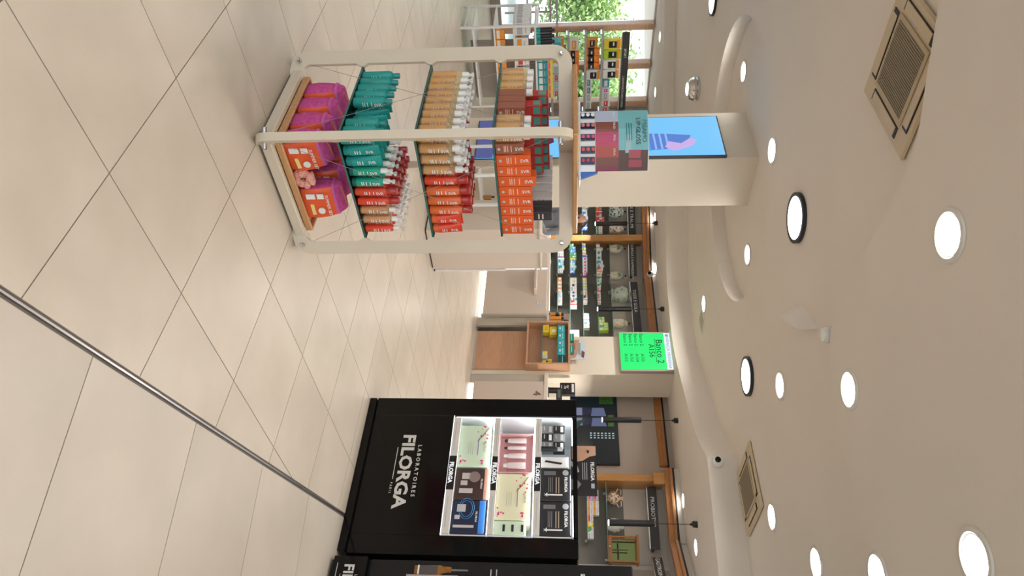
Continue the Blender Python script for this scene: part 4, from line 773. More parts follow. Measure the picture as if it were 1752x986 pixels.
# ---- terry pouches in the tray
PINK = mat('magenta_terry', (.66, .10, .33), .95, col2=(.50, .055, .22), scale=60., bump=.5, detail=6.); SLV = mat('orange_sleeve', (.80, .11, .03), .4); PINKE = mat('pink_binding', (.62, .12, .38), .8)
def superell(w, d, n=28, ex=.45):
    return [(w / 2 * math.copysign(abs(math.cos(a)) ** ex, math.cos(a)), d / 2 * math.copysign(abs(math.sin(a)) ** ex, math.sin(a))) for a in [2 * PI * k / n for k in range(n)]]
def loft(secs, ks=None, off=0., n=28):
    mb = MB(); v = []; f = []; ks = ks or list(range(n)); cl = len(ks) == n; m_ = len(ks)
    for (z, w, d, dy) in secs:
        p = superell(w + 2 * off, d + 2 * off, n); v += [(p[k][0], p[k][1] + dy, z) for k in ks]
    for i in range(len(secs) - 1):
        for k in range(m_ if cl else m_ - 1): f.append((i * m_ + k, i * m_ + (k + 1) % m_, (i + 1) * m_ + (k + 1) % m_, (i + 1) * m_ + k))
    if cl: f += [tuple(reversed(range(m_))), tuple((len(secs) - 1) * m_ + k for k in range(m_))]
    mb._add(v, f); return mb
SECS = [(0, .150, .085, 0), (.012, .165, .105, 0), (.06, .172, .118, .002), (.11, .168, .105, .006), (.150, .160, .075, .012), (.175, .150, .040, .02), (.185, .135, .018, .024)]
def pouch(x, y, label, rz, first=[None]):
    if first[0]: return clone(first[0], label, onS(x, y, .0715), RN + rz, 'magenta pouches in the tray')
    t = thing('terry_pouch', label, 'pouch', onS(x, y, .0715), RN + rz, 'magenta pouches in the tray'); first[0] = t
    loft(SECS).build('body', PINK, t, smooth=True)
    s = loft(SECS[1:5], list(range(17, 28)), .003)
    s.build('sleeve', SLV, t, smooth=True); loft([(.146, .161, .080, .012), (.156, .158, .072, .014)], None, .004).build('binding', PINKE, t, smooth=True)
    MB().tube([(-.06, .008, .176), (0, .012, .184), (.06, .018, .182)], .0035, 6).build('zip', mat('orange_zip', (.75, .20, .05), .5), t)
    sm = Matrix.Translation((0, -.0625, 0)) @ Matrix.Rotation(PI / 2, 4, 'X')
    MB().prism([(-.06, .035), (-.035, .035), (-.035, .075), (-.06, .075)], -.004, .002, sm).prism([(-.06, .085), (-.035, .085), (-.035, .115), (-.06, .115)], -.004, .0015, sm).build('label_print', PRINTW, t)
    MB().prism([(-.005, .045), (.05, .045), (.05, .060), (-.005, .060)], -.004, .002, sm).build('tube_print', mat('yellow_print', (.85, .70, .25), .5), t)
    MB().lathe([(0, -.004), (.016, -.004), (.016, .002), (0, .002)], 14, M=sm @ Matrix.Translation((.03, .09, 0))).build('badge_print', PRINTW, t)
    text(t, 'SUMMER SET', .0, -.064, .122, .02, PRINTW); MB().box((-.0, .028, .17), (.035, .004, .03), .001).build('woven_label', mat('cream_label', (.70, .62, .50), .7), t)
    return t
for r, x in ((0, -.155), (1, .115)):
    for j in range(4): pouch(x, -.180 + .121 * j, 'magenta terry pouch with orange sleeve, %s in the %s row of the tray' % ('front one' if j == 0 else ORD[j], 'left' if r == 0 else 'right'), random.uniform(-.12, .12))
t = thing('hair_scrunchie', 'red and white striped scrunchie between the two front pouches', 'scrunchie', onS(-.025, -.215, .10), RN)
pts = [((.030 + .007 * math.sin(a * 7)) * math.cos(a), (.006 * math.cos(a * 9)), (.036 + .007 * math.cos(a * 6)) * math.sin(a) + .012) for a in [2 * PI * k / 48 for k in range(48)]]
sc = mat('striped_scrunchie', (.80, .70, .64), .8); nt = sc.node_tree; wv = nt.nodes.new('ShaderNodeTexWave'); tc = nt.nodes.new('ShaderNodeTexCoord'); cr = nt.nodes.new('ShaderNodeValToRGB'); wv.inputs['Scale'].default_value = 60.; wv.inputs['Distortion'].default_value = 3.
nt.links.new(tc.outputs['Object'], wv.inputs['Vector']); nt.links.new(wv.outputs['Color'], cr.inputs[0]); cr.color_ramp.elements[0].color = (.75, .12, .07, 1); cr.color_ramp.elements[1].color = (.85, .62, .52, 1); nt.links.new(cr.outputs[0], nt.nodes['Principled BSDF'].inputs['Base Color'])
MB().tube(pts, .017, 10, None, True).build('ring', sc, t, smooth=True)
# ---- lip gloss display on top
t = thing('lip_gloss_display', 'cardboard lip gloss display on top of the product stand', 'display', (-.625, 3.05, 1.327), math.radians(-6))
MB().bx(-.165, .165, -.07, .11, 0, .010, .002).build('base_tray', mat('frosted_acrylic', (.60, .68, .72), .2), t)
def arc(u, d=0.): return (-.142 + .267 * u, -.045 * math.sin(PI * u) - d)
def strip(u0, u1, z0, z1, m, name, d=0., th=.003, n=4):
    a = [arc(u0 + (u1 - u0) * k / n, d) for k in range(n + 1)]; b = [(x, y + th) for x, y in reversed(a)]; return MB().prism(a + b, z0, z1).build(name, m, t)
strip(0, 1, .010, .300, WHITE, 'back_card', 0, .006, 14)
for u0, u1, c in ((0, .22, (.48, .55, .68)), (.22, .40, (.26, .08, .06)), (.40, .62, (.50, .04, .12)), (.62, .80, (.45, .06, .04)), (.80, .93, (.20, .05, .03)), (.93, 1., (.22, .02, .05))): strip(u0, u1, .075, .172, mat('gloss_%d' % int(u0 * 100), c, .25), 'colour_strip', .003)
strip(0, .70, .172, .298, mat('aqua_card', (.20, .50, .54), .3), 'header_panel', .003); strip(.70, 1., .172, .296, mat('brown_photo', (.10, .045, .03), .3), 'photo_panel', .003)
strip(.45, .74, .200, .225, mat('pale_arm_print', (.36, .55, .58), .4), 'brush_print', .004); strip(.70, .82, .215, .265, mat('lip_print', (.42, .07, .10), .3), 'lip_print', .005); strip(.84, .95, .215, .27, mat('lip_print2', (.36, .06, .08), .3), 'lip_print', .005)
for k, u in enumerate((.09, .29, .49, .69, .85)):
    strip(u - .055, u + .055, .012, .072, mat('slot_navy', (.02, .03, .10), .3), 'tester_slot', .006)
    for j in range(3):
        x, y = arc(u, .012); MB().lathe([(0, 0), (.008, 0), (.008, .006), (0, .007)], 12, M=Matrix.Translation((x, y, .022 + .021 * j)) @ Matrix.Rotation(PI / 2, 4, 'X')).build('gloss_cap', mat('gloss_cap_%d' % k, [(.75, .78, .80), (.55, .12, .12), (.62, .06, .16), (.60, .10, .06), (.45, .04, .04)][k], .2), t, smooth=True)
for s, u, z, sz in (('MIIAMO', .40, .278, .028), ('LIP GLOSS', .40, .252, .026)): x, y = arc(u); text(t, s, x, y - .006, z - .006, sz, mat('deep_teal_print', (.02, .16, .18), .4) if s != 'LIP GLOSS' else PRINTK)
for s, u in (('GLASS', .11), ('NUDE', .31), ('PINK', .51), ('CORAL', .71)): x, y = arc(u); text(t, s, x, y - .0055, .150, .013, PRINTW)
for z in (.225, .215, .205): strip(.25, .55, z, z + .003, MATS['deep_teal_print'], 'small_print', .0045)
MB().tube([(-.152, .02, .29), (-.152, .03, .012)], .004, 8).build('side_rod', ACRY, t); MB().prism([(.11, .010), (.155, .010), (.128, .085), (.112, .085)], 0, .03, Matrix.Translation((0, .03, 0)) @ Matrix.Rotation(PI / 2, 4, 'X')).build('side_foot', mat('royal_blue_card', (.03, .12, .45), .35), t)
# ============================================================ BLACK COSMETICS STAND
f = thing('cosmetics_stand', 'black glossy cosmetics stand with lit shelves and white FILORGA lettering', 'display stand', W(-2.02, 3.81), RE)
D = .40
MB().bx(-.505, .505, -.02, D, 0, .045, .004).build('plinth', BLACK, f)
MB().bx(-.52, -.385, 0, D, .045, 1.34, .006).build('side_stile', BLACK, f); MB().bx(.395, .515, 0, D, .045, 1.34, .006).build('side_stile', BLACK, f)
MB().bx(-.385, .395, .006, .03, .045, .566).build('lower_panel', BLACK, f); MB().bx(-.385, .395, 0, D, 1.314, 1.34).build('top_rail', BLACK, f); MB().bx(-.385, .395, D - .02, D, .045, 1.314).build('back_board', mat('lit_back', (.72, .76, .78), .4), f)
wi = mat('white_interior', (.82, .83, .84), .35)
for x in (-.385, .385): MB().bx(x, x + .01, .012, D - .02, .566, 1.314).build('inner_side', wi, f)
BLKP = mat('black_label', (.01, .01, .01), .3)
for k, (z0, z1) in enumerate(((.566, .611), (.827, .862), (1.085, 1.122))):
    s = MB().bx(-.375, .385, .002, D - .02, z0, z1).build('shelf_box', wi, f); MB().bx(-.375, .385, -.002, .002, z0, z1).build('shelf_lip', mat('shelf_lip', (.66, .62, .57), .4), s)
    MB().bx(-.10, .12, -.005, -.002, z0, z1).build('brand_plate', BLKP, s); text(s, 'FILORGA', .01, -.006, z0 + .008, .034, emis('lit_white', (1, 1, 1), .9), bold=.0012)
    lines(s, -.34, -.14, -.002, [z0 + .018], PRINTG, .003); lines(s, .16, .35, -.002, [z0 + .018], PRINTG, .003)
    l = bpy.data.lights.new('shelf_light', 'AREA'); l.shape = 'RECTANGLE'; l.size = .72; l.size_y = .02; l.energy = 1.5; l.color = (.92, .97, 1); lo = bpy.data.objects.new('shelf_light', l); COL.objects.link(lo); lo.parent = f; lo.location = (0, .03, (.824, 1.082, 1.311)[k]); lo.rotation_euler = (math.radians(25), 0, 0)
    MB().bx(-.37, .38, .012, .022, (.8215, 1.0795, 1.308)[k], (.827, 1.085, 1.3135)[k]).build('led_tube', emis('led_white', (.93, .97, 1), 6.), f)
MB().bx(-.378, -.372, -.003, .002, .58, 1.31).build('led_edge', emis('led_edge', (.95, .98, 1), 2.), f); MB().bx(-.385, .395, -.004, .002, .564, .568).build('led_edge', MATS['led_edge'], f)
LET = mat('silver_white_letters', (.62, .59, .55), .4)
text(f, 'FILORGA', -.005, .0045, .262, .107, LET, bold=.0035, xs=1.13); text(f, 'L A B O R A T O I R E S', -.005, .0045, .362, .032, LET, bold=.0006, xs=1.06); text(f, 'P A R I S', .112, .0045, .226, .020, LET); MB().bx(-.157, .056, .003, .006, .234, .2375).build('rule', LET, f)
RF = Matrix.Rotation(RE, 3, 'Z'); FO = Vector(W(-2.02, 3.81))
def onF(x, y, z): v = RF @ Vector((x, y, 0)); return (FO.x + v.x, FO.y + v.y, z)
FLP = mat('blossom_pink', (.72, .05, .22), .5); BRN = mat('branch', (.05, .03, .03), .5)
def blossoms(t, w, h, y=-.0015):
    rd = random.Random(3); mb = MB(); R = Matrix.Rotation(PI / 2, 4, 'X')
    for cx, cz, n, sp in ((-.28, .80, 14, .12), (.40, .14, 12, .08), (.36, .80, 5, .05)):
        for _ in range(n):
            a, b = w * (cx + rd.gauss(0, sp)), h * (cz + rd.gauss(0, sp * .8)); r = .003 + .004 * rd.random()
            if abs(a) < w * .48 and .03 * h < b < .97 * h: mb.lathe([(0, 0), (r, 0), (r, .001), (0, .001)], 6, M=Matrix.Translation((a, y + .001, b)) @ R)
    mb.build('blossom_print', FLP, t); MB().tube([(-w * .10, y, h * .60), (-w * .25, y, h * .76), (-w * .44, y, h * .95)], .0016, 5).build('branch_print', BRN, t)
def gift(label, x0, x1, z, h, col, nm, d=.15, y=.03, deco_=True, tagc=(.30, .30, .42)):
    w = x1 - x0; t = thing('gift_box', label, 'box', onF((x0 + x1) / 2, y, z), RE, 'boxed sets on the lit shelves'); MB().bx(-w / 2, w / 2, 0, d, 0, h, .003).build('carton', mat(nm, col, .4), t)
    if deco_: blossoms(t, w, h); text(t, 'FILORGA', w * .02, -.0012, h * .84, .017, mat('gold_print', (.42, .40, .30), .4)); lines(t, -w * .18, w * .22, 0, [h * .62], mat('lilac_print', tagc, .5), .006); lines(t, -w * .1, w * .2, 0, [h * .46, h * .39, h * .32], PRINTG, .002)
    return t
gift('pale green boxed set with pink blossoms on the lowest lit shelf', -.335, -.045, .611, .19, (.62, .74, .56), 'pale_green_card')
gift('pale yellow boxed set with pink blossoms on the middle lit shelf', -.005, .285, .862, .20, (.80, .76, .52), 'pale_yellow_card')
t = gift('pale green box with black ribbon at the right end of the middle lit shelf', .29, .375, .862, .18, (.60, .72, .52), 'pale_green_card', deco_=False)
for z in (.05, .10, .155): MB().bx(-.02, .02, -.0015, 0, z, z + .014).build('ribbon_print', PRINTK, t)
t = gift('dark brown boxed set with product picture on the lowest lit shelf', -.035, .165, .611, .205, (.05, .025, .022), 'dark_brown_card', deco_=False)
MB().bx(-.1, .1, -.0012, .0, .175, .205).build('copper_band', mat('copper_band', (.45, .22, .16), .35), t); MB().bx(-.07, -.03, -.0015, 0, .04, .09).bx(-.02, .01, -.0015, 0, .035, .075).bx(.03, .06, -.0015, 0, .03, .11).build('product_print', mat('silver_print', (.55, .50, .48), .3), t); MB().lathe([(0, 0), (.035, 0), (.035, .001), (0, .001)], 18, M=Matrix.Translation((-.045, -.0005, .115)) @ Matrix.Rotation(PI / 2, 4, 'X')).build('disc_print', mat('mauve_disc', (.26, .18, .17), .3), t); text(t, 'FILORGA', .0, -.002, .155, .016, PRINTW)
t = gift('blue and black boxed set with product picture on the lowest lit shelf', .170, .372, .611, .195, (.012, .02, .05), 'midnight_card', deco_=False)
MB().bx(-.1, .1, -.0012, 0, .16, .195).build('blue_band', mat('electric_blue', (.05, .20, .60), .25), t); MB().bx(-.075, -.03, -.0015, 0, .03, .08).bx(-.01, .015, -.0015, 0, .02, .05).bx(.05, .065, -.0015, 0, .015, .135).build('product_print', MATS['silver_print'], t); text(t, 'FILORGA', .0, -.002, .14, .016, PRINTW)
for r in (.035, .045): MB().tube([(-.05 + r * 1.4 * math.cos(a), -.001, .085 + r * math.sin(a)) for a in [2 * PI * k / 24 for k in range(24)]], .0012, 4, None, True).build('halo_print', mat('cyan_line', (.05, .35, .80), .3), t)
t = thing('open_gift_box', 'open pink gift set with four cosmetic tubes on the middle lit shelf', 'box', onF(-.145, .03, .862), RE, 'boxed sets on the lit shelves')
PKB = mat('blush_card', (.72, .42, .42), .45); MB().bx(-.135, .135, .05, .10, 0, .215, .002).build('box_back', PKB, t)
for x in (-.135, .129): MB().bx(x, x + .006, 0, .05, 0, .215).build('box_side', PKB, t)
for z in (.0, .209): MB().bx(-.135, .135, 0, .05, z, z + .006).build('box_side', PKB, t)
MB().bx(-.129, .129, .035, .05, .05, .16).build('insert', mat('rose_insert', (.52, .24, .24), .5), t)
for k, (x, w_) in enumerate(((-.095, .018), (-.045, .013), (.01, .018), (.075, .022))):
    b = MB().lathe([(w_ * .6, .05), (w_ * .9, .06), (w_, .15), (w_ * .9, .165)], 14, (x, .02, 0), None, .6).build('tube', mat('blush_tube', (.78, .66, .66), .35), t, smooth=True); MB().lathe([(w_ * .55, .03), (w_ * .6, .05)], 12, (x, .02, 0), None, .6).build('cap', BLACKM if k < 2 else WHITE, b, smooth=True)
for k in range(2):
    t = gift('black boxed set with applicator picture, %s of two on the top lit shelf' % ('left' if k == 0 else 'right'), -.045 + .213 * k, .163 + .213 * k, 1.122, .178, (.018, .018, .02), 'jet_card', deco_=False)
    t['group'] = 'black boxed sets on the top lit shelf'; text(t, 'FILORGA', .0, -.002, .142, .024, PRINTW, bold=.0006, rot=None); lines(t, -.045, .055, 0, [.105, .090], mat('bronze_print', (.42, .34, .26), .4), .006); lines(t, -.045, .05, 0, [.068, .058, .048], PRINTG, .002)
    MB().bx(.062, .07, -.0015, 0, .03, .13).build('applicator_print', PRINTW, t); MB().bx(-.085, -.06, -.0012, 0, .02, .09).build('bottle_print', mat('smoke_print', (.16, .16, .17), .3), t)
    MB().lathe([(0, 0), (.018, 0), (.018, .001), (0, .001)], 14, M=Matrix.Translation((-.075, -.001, .148)) @ Matrix.Rotation(PI / 2, 4, 'X')).build('disc_print', PRINTG, t); MB().prism([(.058, .022), (.066, .03), (.074, .022), (.068, .033), (.08, .04), (.068, .042), (.066, .055), (.062, .042), (.05, .04), (.063, .033)], 0, .001, Matrix.Translation((0, -.001, 0)) @ Matrix.Rotation(PI / 2, 4, 'X')).build('spark_print', PRINTW, t)
for k in range(6):
    x, zz = -.32 + .058 * (k % 3), 1.122 + .072 * (k // 3)
    t = thing('small_carton', 'small %s carton, %s in the %s layer at the left of the top lit shelf' % (('silver-grey', 'black')[k % 2], ORD[k % 3], 'lower' if k < 3 else 'upper'), 'box', onF(x, .04, zz), RE, 'small cartons on the top lit shelf')
    MB().bx(-.028, .028, 0, .06, 0, .071, .001).build('carton', mat('gunmetal_card', (.20, .20, .20), .35) if k % 2 == 0 else MATS['jet_card'], t); MB().bx(-.02, .02, -.001, 0, .045, .062).build('print', PRINTW if k % 2 else PRINTG, t); MB().bx(-.02, .008, -.001, 0, .015, .02).build('print', PRINTG, t)
t = thing('pen_box', 'white carton with a pen picture on the top lit shelf', 'box', onF(-.085, .028, 1.122), RE); MB().bx(-.035, .035, 0, .05, 0, .165, .001).build('carton', WHITE, t); MB().prism([(-.012, .03), (.0, .02), (.016, .12), (.004, .13)], 0, .001, Matrix.Translation((0, -.0005, 0)) @ Matrix.Rotation(PI / 2, 4, 'X')).build('pen_print', PRINTK, t)
t = thing('black_tester', 'black flask standing before the small cartons on the top lit shelf', 'bottle', onF(-.165, .012, 1.122), RE); MB().lathe([(.016, 0), (.017, .004), (.017, .09), (.012, .10)], 12).build('body', BLACKM, t, smooth=True); MB().lathe([(.012, .10), (.012, .13), (0, .131)], 12).build('cap', PRINTG, t, smooth=True)
# poster card on the top
t = thing('poster_card', 'black advertising card with part of a smiling face on top of the black stand', 'poster', onF(-.025, .010, 1.302), RE)
MB().bx(-.162, .162, 0, .005, 0, .152).build('card', mat('poster_black', (.02, .02, .021), .35), t)
flat([(-.162, .006), (-.075, .006), (-.055, .03), (-.062, .07), (-.09, .11), (-.10, .15), (-.162, .15)], -.0005, SKIN1, 'face_print', t); flat([(-.135, .095), (-.115, .097), (-.112, .108), (-.13, .112)], -.002, PRINTK, 'eye_print', t); flat([(-.15, .02), (-.115, .018), (-.105, .035), (-.13, .04)], -.002, mat('mouth_print', (.42, .08, .08), .4), 'mouth_print', t); flat([(-.145, .024), (-.118, .023), (-.12, .031), (-.14, .031)], -.003, PRINTW, 'teeth_print', t)
text(t, 'FILORGA', .005, -.0005, .118, .030, PRINTW, bold=.0008); MB().bx(.085, .115, -.001, 0, .118, .138).build('seal_print', PRINTG, t); lines(t, -.05, .06, 0, [.092, .08, .068], PRINTG, .004); flat([(.06, .0), (.125, .0), (.125, .035), (.09, .06), (.06, .035)], -.0005, mat('slate_print', (.20, .22, .24), .4), 'flask_print', t); flat([(-.06, .0), (-.03, .0), (.0, .03), (.02, .025), (.01, .05), (-.04, .035)], -.0005, PRINTG, 'applicator_print', t)
MB().bx(-.02, .02, .005, .05, 0, .004).build('easel_foot', BLACKM, t)
# ---- second stand, cut by the edge of the frame
g = thing('cosmetics_stand', 'tall matt black cosmetics stand cut by the frame edge, showing a serum bottle', 'display stand', W(-1.46, 3.73), RE)
SAT = mat('black_satin', (.011, .0105, .0105), .45, spec=.25); MB().bx(0, .9, .04, .45, 0, 1.625, .004).build('body', SAT, g); MB().bx(0, .9, -.01, .04, .02, .205, .003).build('drawer_front', BLACK, g); MB().bx(.002, .9, .028, .04, .215, 1.62, .002).build('poster_panel', SAT, g)
text(g, 'FILORGA', .045, -.0115, .088, .075, LET, 'LEFT', .002); text(g, 'L A B O R A T O I R E S', .10, -.0115, .152, .022, LET, 'LEFT'); lines(g, .04, .5, -.0105, [.045], LET, .003); lines(g, .10, .35, -.0105, [.07], LET, .002)
py = .026
flat([(.030, .46), (.075, .46), (.078, .60), (.066, .62), (.064, .66), (.034, .66), (.032, .62), (.026, .60)], py, mat('amber_bottle_print', (.40, .17, .03), .3, col2=(.16, .06, .01), scale=30.), 'serum_print', g); flat([(.030, .49), (.075, .49), (.075, .585), (.030, .585)], py - .002, mat('dark_label_print', (.08, .07, .07), .4), 'serum_label_print', g); flat([(.028, .478), (.077, .478), (.077, .486), (.028, .486)], py - .003, PRINTW, 'serum_band_print', g); flat([(.044, .66), (.056, .66), (.054, .75), (.046, .75)], py, MATS['smoke_print'], 'dropper_print', g)
flat([(.078, .42), (.20, .42), (.20, .70), (.078, .70)], py + .0005, mat('silver_pink_print', (.40, .35, .36), .25), 'cream_print', g); flat([(.085, .43), (.20, .43), (.20, .50), (.085, .50)], py - .001, mat('rose_reflex', (.55, .38, .38), .25), 'cream_base_print', g)
flat([(.07, 1.03), (.13, 1.05), (.2, 1.16), (.15, 1.17), (.08, 1.12)], py, mat('hand_print', (.45, .22, .20), .4), 'hand_print', g)
for s, x, z, sz in (('SKIN', .060, 1.485, .055), ('FIRST', .066, 1.42, .055), ('SCOPRI', .050, 1.35, .03), ('FILORGA', .062, 1.555, .05)): text(g, s, x, py, z, sz, PRINTW, 'LEFT', .001)
for z in (.90, .87): lines(g, .04, .20, py + .001, [z], PRINTG, .006)
# ============================================================ LEFT SIDE: WINDOW SHELVES AND RACKS
WO = Vector(W(-11.68, 0)); WM = Matrix.Rotation(RN, 3, 'Z')
def onW(q, y, z): v = WM @ Vector((q, -y, 0)); return (WO.x + v.x, WO.y + v.y, z)
WDK = mat('grey_shelf', (.20, .185, .17), .4)
for k, z in enumerate((.77, 1.05, 1.345, 1.64, 1.935)):
    t = thing('window_shelf', '%s shelf of the sport rack in front of the window' % LN[k], 'shelf', onW(6.70, .14, z), RN)
    MB().bx(-.80, .80, -.24, 0, -.03, 0, .002).build('board', WDK, t); MB().bx(-.80, .80, -.246, -.24, -.035, .005).build('price_rail', mat('light_rail', (.45, .43, .40), .4), t)
    for x in (-.78, 0, .74): MB().bx(x - .012, x + .012, -.2, .0, -.055, -.03).build('bracket', STEEL, t)
for x0, x1, s, lab, tx in ((5.99, 6.77, 'SPORT', 'dark header sign reading SPORT', 6.38), (6.775, 7.53, 'CARDIOVASCOLARE E DIFESA', 'dark header sign reading CARDIOVASCOLARE E DIFESA', 7.15)):
    t = thing('header_sign', lab, 'sign', onW((x0 + x1) / 2, .14, 2.27), RN); w = (x1 - x0) / 2
    MB().bx(-w, w, -.02, 0, 0, .125).build('board', CHARC, t); MB().bx(-w, w, -.03, -.02, -.015, .005).build('rail', STEEL, t); MB().bx(-w, w, 0, .02, .03, .06).build('bracket', CHARC, t); text(t, s, tx - (x0 + x1) / 2, -.022, .04, .06 if len(s) < 8 else .049, PRINTW)
ORK = mat('vivid_orange', (.88, .24, .02), .4)
def bag(q, z, w, h, base, top, label, lab2=None):
    t = thing('snack_pouch', label, 'pouch', onW(q, .36, z + .006), RN, 'pouches on the sport shelves')
    loft([(0, w * .9, .07, 0), (h * .1, w, .08, 0), (h * .6, w, .05, 0), (h * .95, w, .008, .0), (h, w, .006, 0)], None, 0, 16 and 28).build('bag', CM[base], t, smooth=True)
    MB().bx(-w * .32, w * .32, -.042, -.036, h * .28, h * .72, .002).build('label_panel', BLACKM, t); MB().bx(-w * .45, w * .45, -.028, -.024, h * .78, h * .92).build('top_band', CM[top], t); MB().bx(-.25 * w, .1 * w, -.044, -.042, h * .5, h * .58).build('print', PRINTW, t)
def jarp(q, z, label, r=.05, h=.15):
    t = thing('protein_jar', label, 'jar', onW(q, .33, z + .001), RN, 'orange jars on the sport shelves')
    MB().lathe([(r, 0), (r, h * .72), (r * .9, h * .78)], 14).build('body', ORK, t, smooth=True); MB().lathe([(r * 1.02, h * .15), (r * 1.02, h * .6)], 14).build('label', BLACKM, t, smooth=True); MB().lathe([(r * .95, h * .78), (r * .95, h), (0, h)], 14).build('cap', ORK, t, smooth=True); MB().bx(-r * .4, r * .4, -r * 1.06, -r, h * .35, h * .45).build('print', PRINTW, t)
def cart(q, z, w, h, base, acc, label, d=.10):
    t = thing('sport_carton', label, 'box', onW(q, .34, z + .001), RN, 'cartons on the sport shelves'); MB().bx(-w / 2, w / 2, 0, d, 0, h, .002).build('carton', CM[base], t); MB().bx(-w * .4, w * .4, -.002, 0, h * .3, h * .75).build('print', CM[acc], t); MB().bx(-w * .3, w * .2, -.003, 0, h * .45, h * .55).build('lettering_print', CM['w'], t)
for k, (q, b, tp) in enumerate(((6.08, 'y', 'o'), (6.27, 'l', 'o'), (6.46, 'w', 'o'), (6.65, 'w', 'o'))): bag(q, 1.935, .18, .30, b, tp, '%s snack pouch with black label, %s on the highest sport shelf' % (CLR[b][0], ORD[k]))
for k, (q, w, h, b, a) in enumerate(((6.86, .14, .13, 't', 'w'), (7.0, .08, .14, 'w', 'p'), (7.12, .14, .14, 'w', 's'), (7.27, .14, .16, 'w', 'r'), (7.42, .14, .14, 's', 'r'))): cart(q, 1.935, w, h, b, a, '%s carton, %s from the left under the cardiovascular sign, highest shelf' % (CLR[b][0], ORD[k]))
cart(6.08, 1.64, .15, .19, 'o', 'k', 'orange carton at the left end of the second-highest sport shelf')
for k in range(3): jarp(6.22 + .135 * k, 1.64, 'orange jar with black label, %s on the second-highest sport shelf' % ORD[k], .062, .23)
bag(6.66, 1.64, .19, .25, 'w', 'o', 'white snack pouch at the right of the orange jars')
for k in range(4): cart(6.84 + .155 * k, 1.64, .15, .11, 'w', 't' if k < 2 else 's', 'white carton with %s print, %s on the second-highest shelf by the cardiovascular sign' % ('teal' if k < 2 else 'grey', ORD[k]))
cart(6.10, 1.345, .20, .16, 'w', 'o', 'white carton with orange print at the left of the middle sport shelf')
for k in range(5): jarp(6.26 + .105 * k, 1.345, 'small orange jar with black label, %s on the middle sport shelf' % ORD[k], .048, .17)
for k, (q, w, h, b, a) in enumerate(((6.06, .16, .20, 'o', 'k'), (6.20, .13, .24, 'r', 'y'), (6.36, .13, .22, 'y', 'k'))): cart(q, 1.05, w, h, b, a, '%s carton, %s on the second-lowest sport shelf' % (CLR[b][0], ORD[k]))
for k in range(4): cart(6.56 + .16 * k, 1.05, .13, .12, 'w', 'r' if k % 2 else 'c', 'white carton with %s print, %s on the second-lowest window shelf' % ('red' if k % 2 else 'light blue', ORD[k + 3]))
for k in range(3): cart(6.04 + .13 * k, .77, .12, .13, 'o', 'k', 'orange carton, %s on the lowest sport shelf' % ORD[k])
for k in range(5): cart(6.50 + .16 * k, .77, .13, .14, 'w', 'n', 'white carton with navy print, %s on the lowest window shelf' % ORD[k])
# white metal gondola
gp = mat('taupe_panel', (.36, .31, .26), .5, var=.03)
def gondola(p, q, w, d, h, label, levels):
    t = thing('white_rack', label, 'rack', W(p, q), RN)
    for x in (-w / 2, w / 2):
        for y in (0, d): MB().bx(x - .013, x + .013, y - .013, y + .013, 0, h).build('post', WHITEM, t)
    MB().bx(-w / 2 + .28, w / 2, d * .4 - .008, d * .4 + .008, .08, h).build('panel', gp, t); MB().bx(-w / 2 + .27, -w / 2 + .293, -.012, .012, 0, h).build('post', WHITEM, t)
    for x in (-w / 2, w / 2):
        for z in (.06, h - .01): MB().bx(x - .011, x + .011, 0, d, z - .011, z + .011).build('side_rail', WHITEM, t)
    for z in levels: MB().bx(-w / 2, w / 2, 0, d, z - .02, z, .002).build('shelf_board', WHITEM, t)
    return t
GP, GQ = -8.06, 4.62
gondola(GP, GQ, 1.1, .55, .95, 'white metal rack with boxes in front of the window shelves', (.16, .42, .66, .92))
def onG(x, y, z): v = WM @ Vector((x, y, 0)); a = W(GP, GQ); return (a[0] + v.x, a[1] + v.y, z)
def gb(x, y, z, w, d, h, base, acc, label, group, rz=0., st=0):
    t = thing('carton_box', label, 'box', onG(x, y, z + .001), RN + rz, group); MB().bx(-w / 2, w / 2, 0, d, 0, h, .002).build('carton', CM[base], t)
    MB().bx(-w * .42, w * .42, -.002, 0, h * .15, h * .5).build('print', CM[acc], t); MB().bx(-w / 2 - .002, -w / 2, d * .1, d * .9, h * .15, h * .5).build('side_print', CM[acc], t); MB().bx(-w * .3, w * .3, -.0025, 0, h * .68, h * .74).build('print', CM['s'], t)
for k in range(7): gb(-.50, .02 + .072 * k, .66, .16, .068, .19 - .018 * (k % 2), 'w', 's', 'white carton, %s from the front at the left end of the white rack' % ORD[k], 'white cartons on the rack')
for k in range(3): gb(-.30 + .2 * k, .02, .66, .17, .10, .16, 'w', ('o', 'r', 'n')[k], 'white carton with colourful print, %s on the upper board of the white rack' % ORD[k], 'patterned cartons on the rack')
for k in range(7): gb(-.44 + .13 * k, .02, .42, .12, .12, .11, 'o', 'w', 'orange carton, %s in the row on the middle board of the white rack' % ORD[k], 'orange cartons on the rack')
for k in range(4):
    t = thing('black_bottle', 'black bottle with turquoise foot, %s on the top board of the white rack' % ORD[k], 'bottle', onG(-.45 + .075 * k, .08, .921), RN, 'black bottles on the rack'); MB().lathe([(.032, 0), (.033, .05)], 14).build('foot', TEALP, t, smooth=True); MB().lathe([(.033, .05), (.033, .19), (.02, .20), (.02, .225), (0, .226)], 14).build('body', BLACKM, t, smooth=True)
for k in range(6): gb(-.10 + .105 * k, .03, .92, .10, .10, .13, 't', 'w', 'teal carton, %s in the row on the top board of the white rack' % ORD[k], 'teal cartons on the rack')
for k in range(6): gb(-.10 + .105 * k, .03, 1.052, .10, .10, .06, 'y', 'p', 'small yellow and pink carton, %s on top of the teal cartons' % ORD[k], 'yellow cartons on the rack')
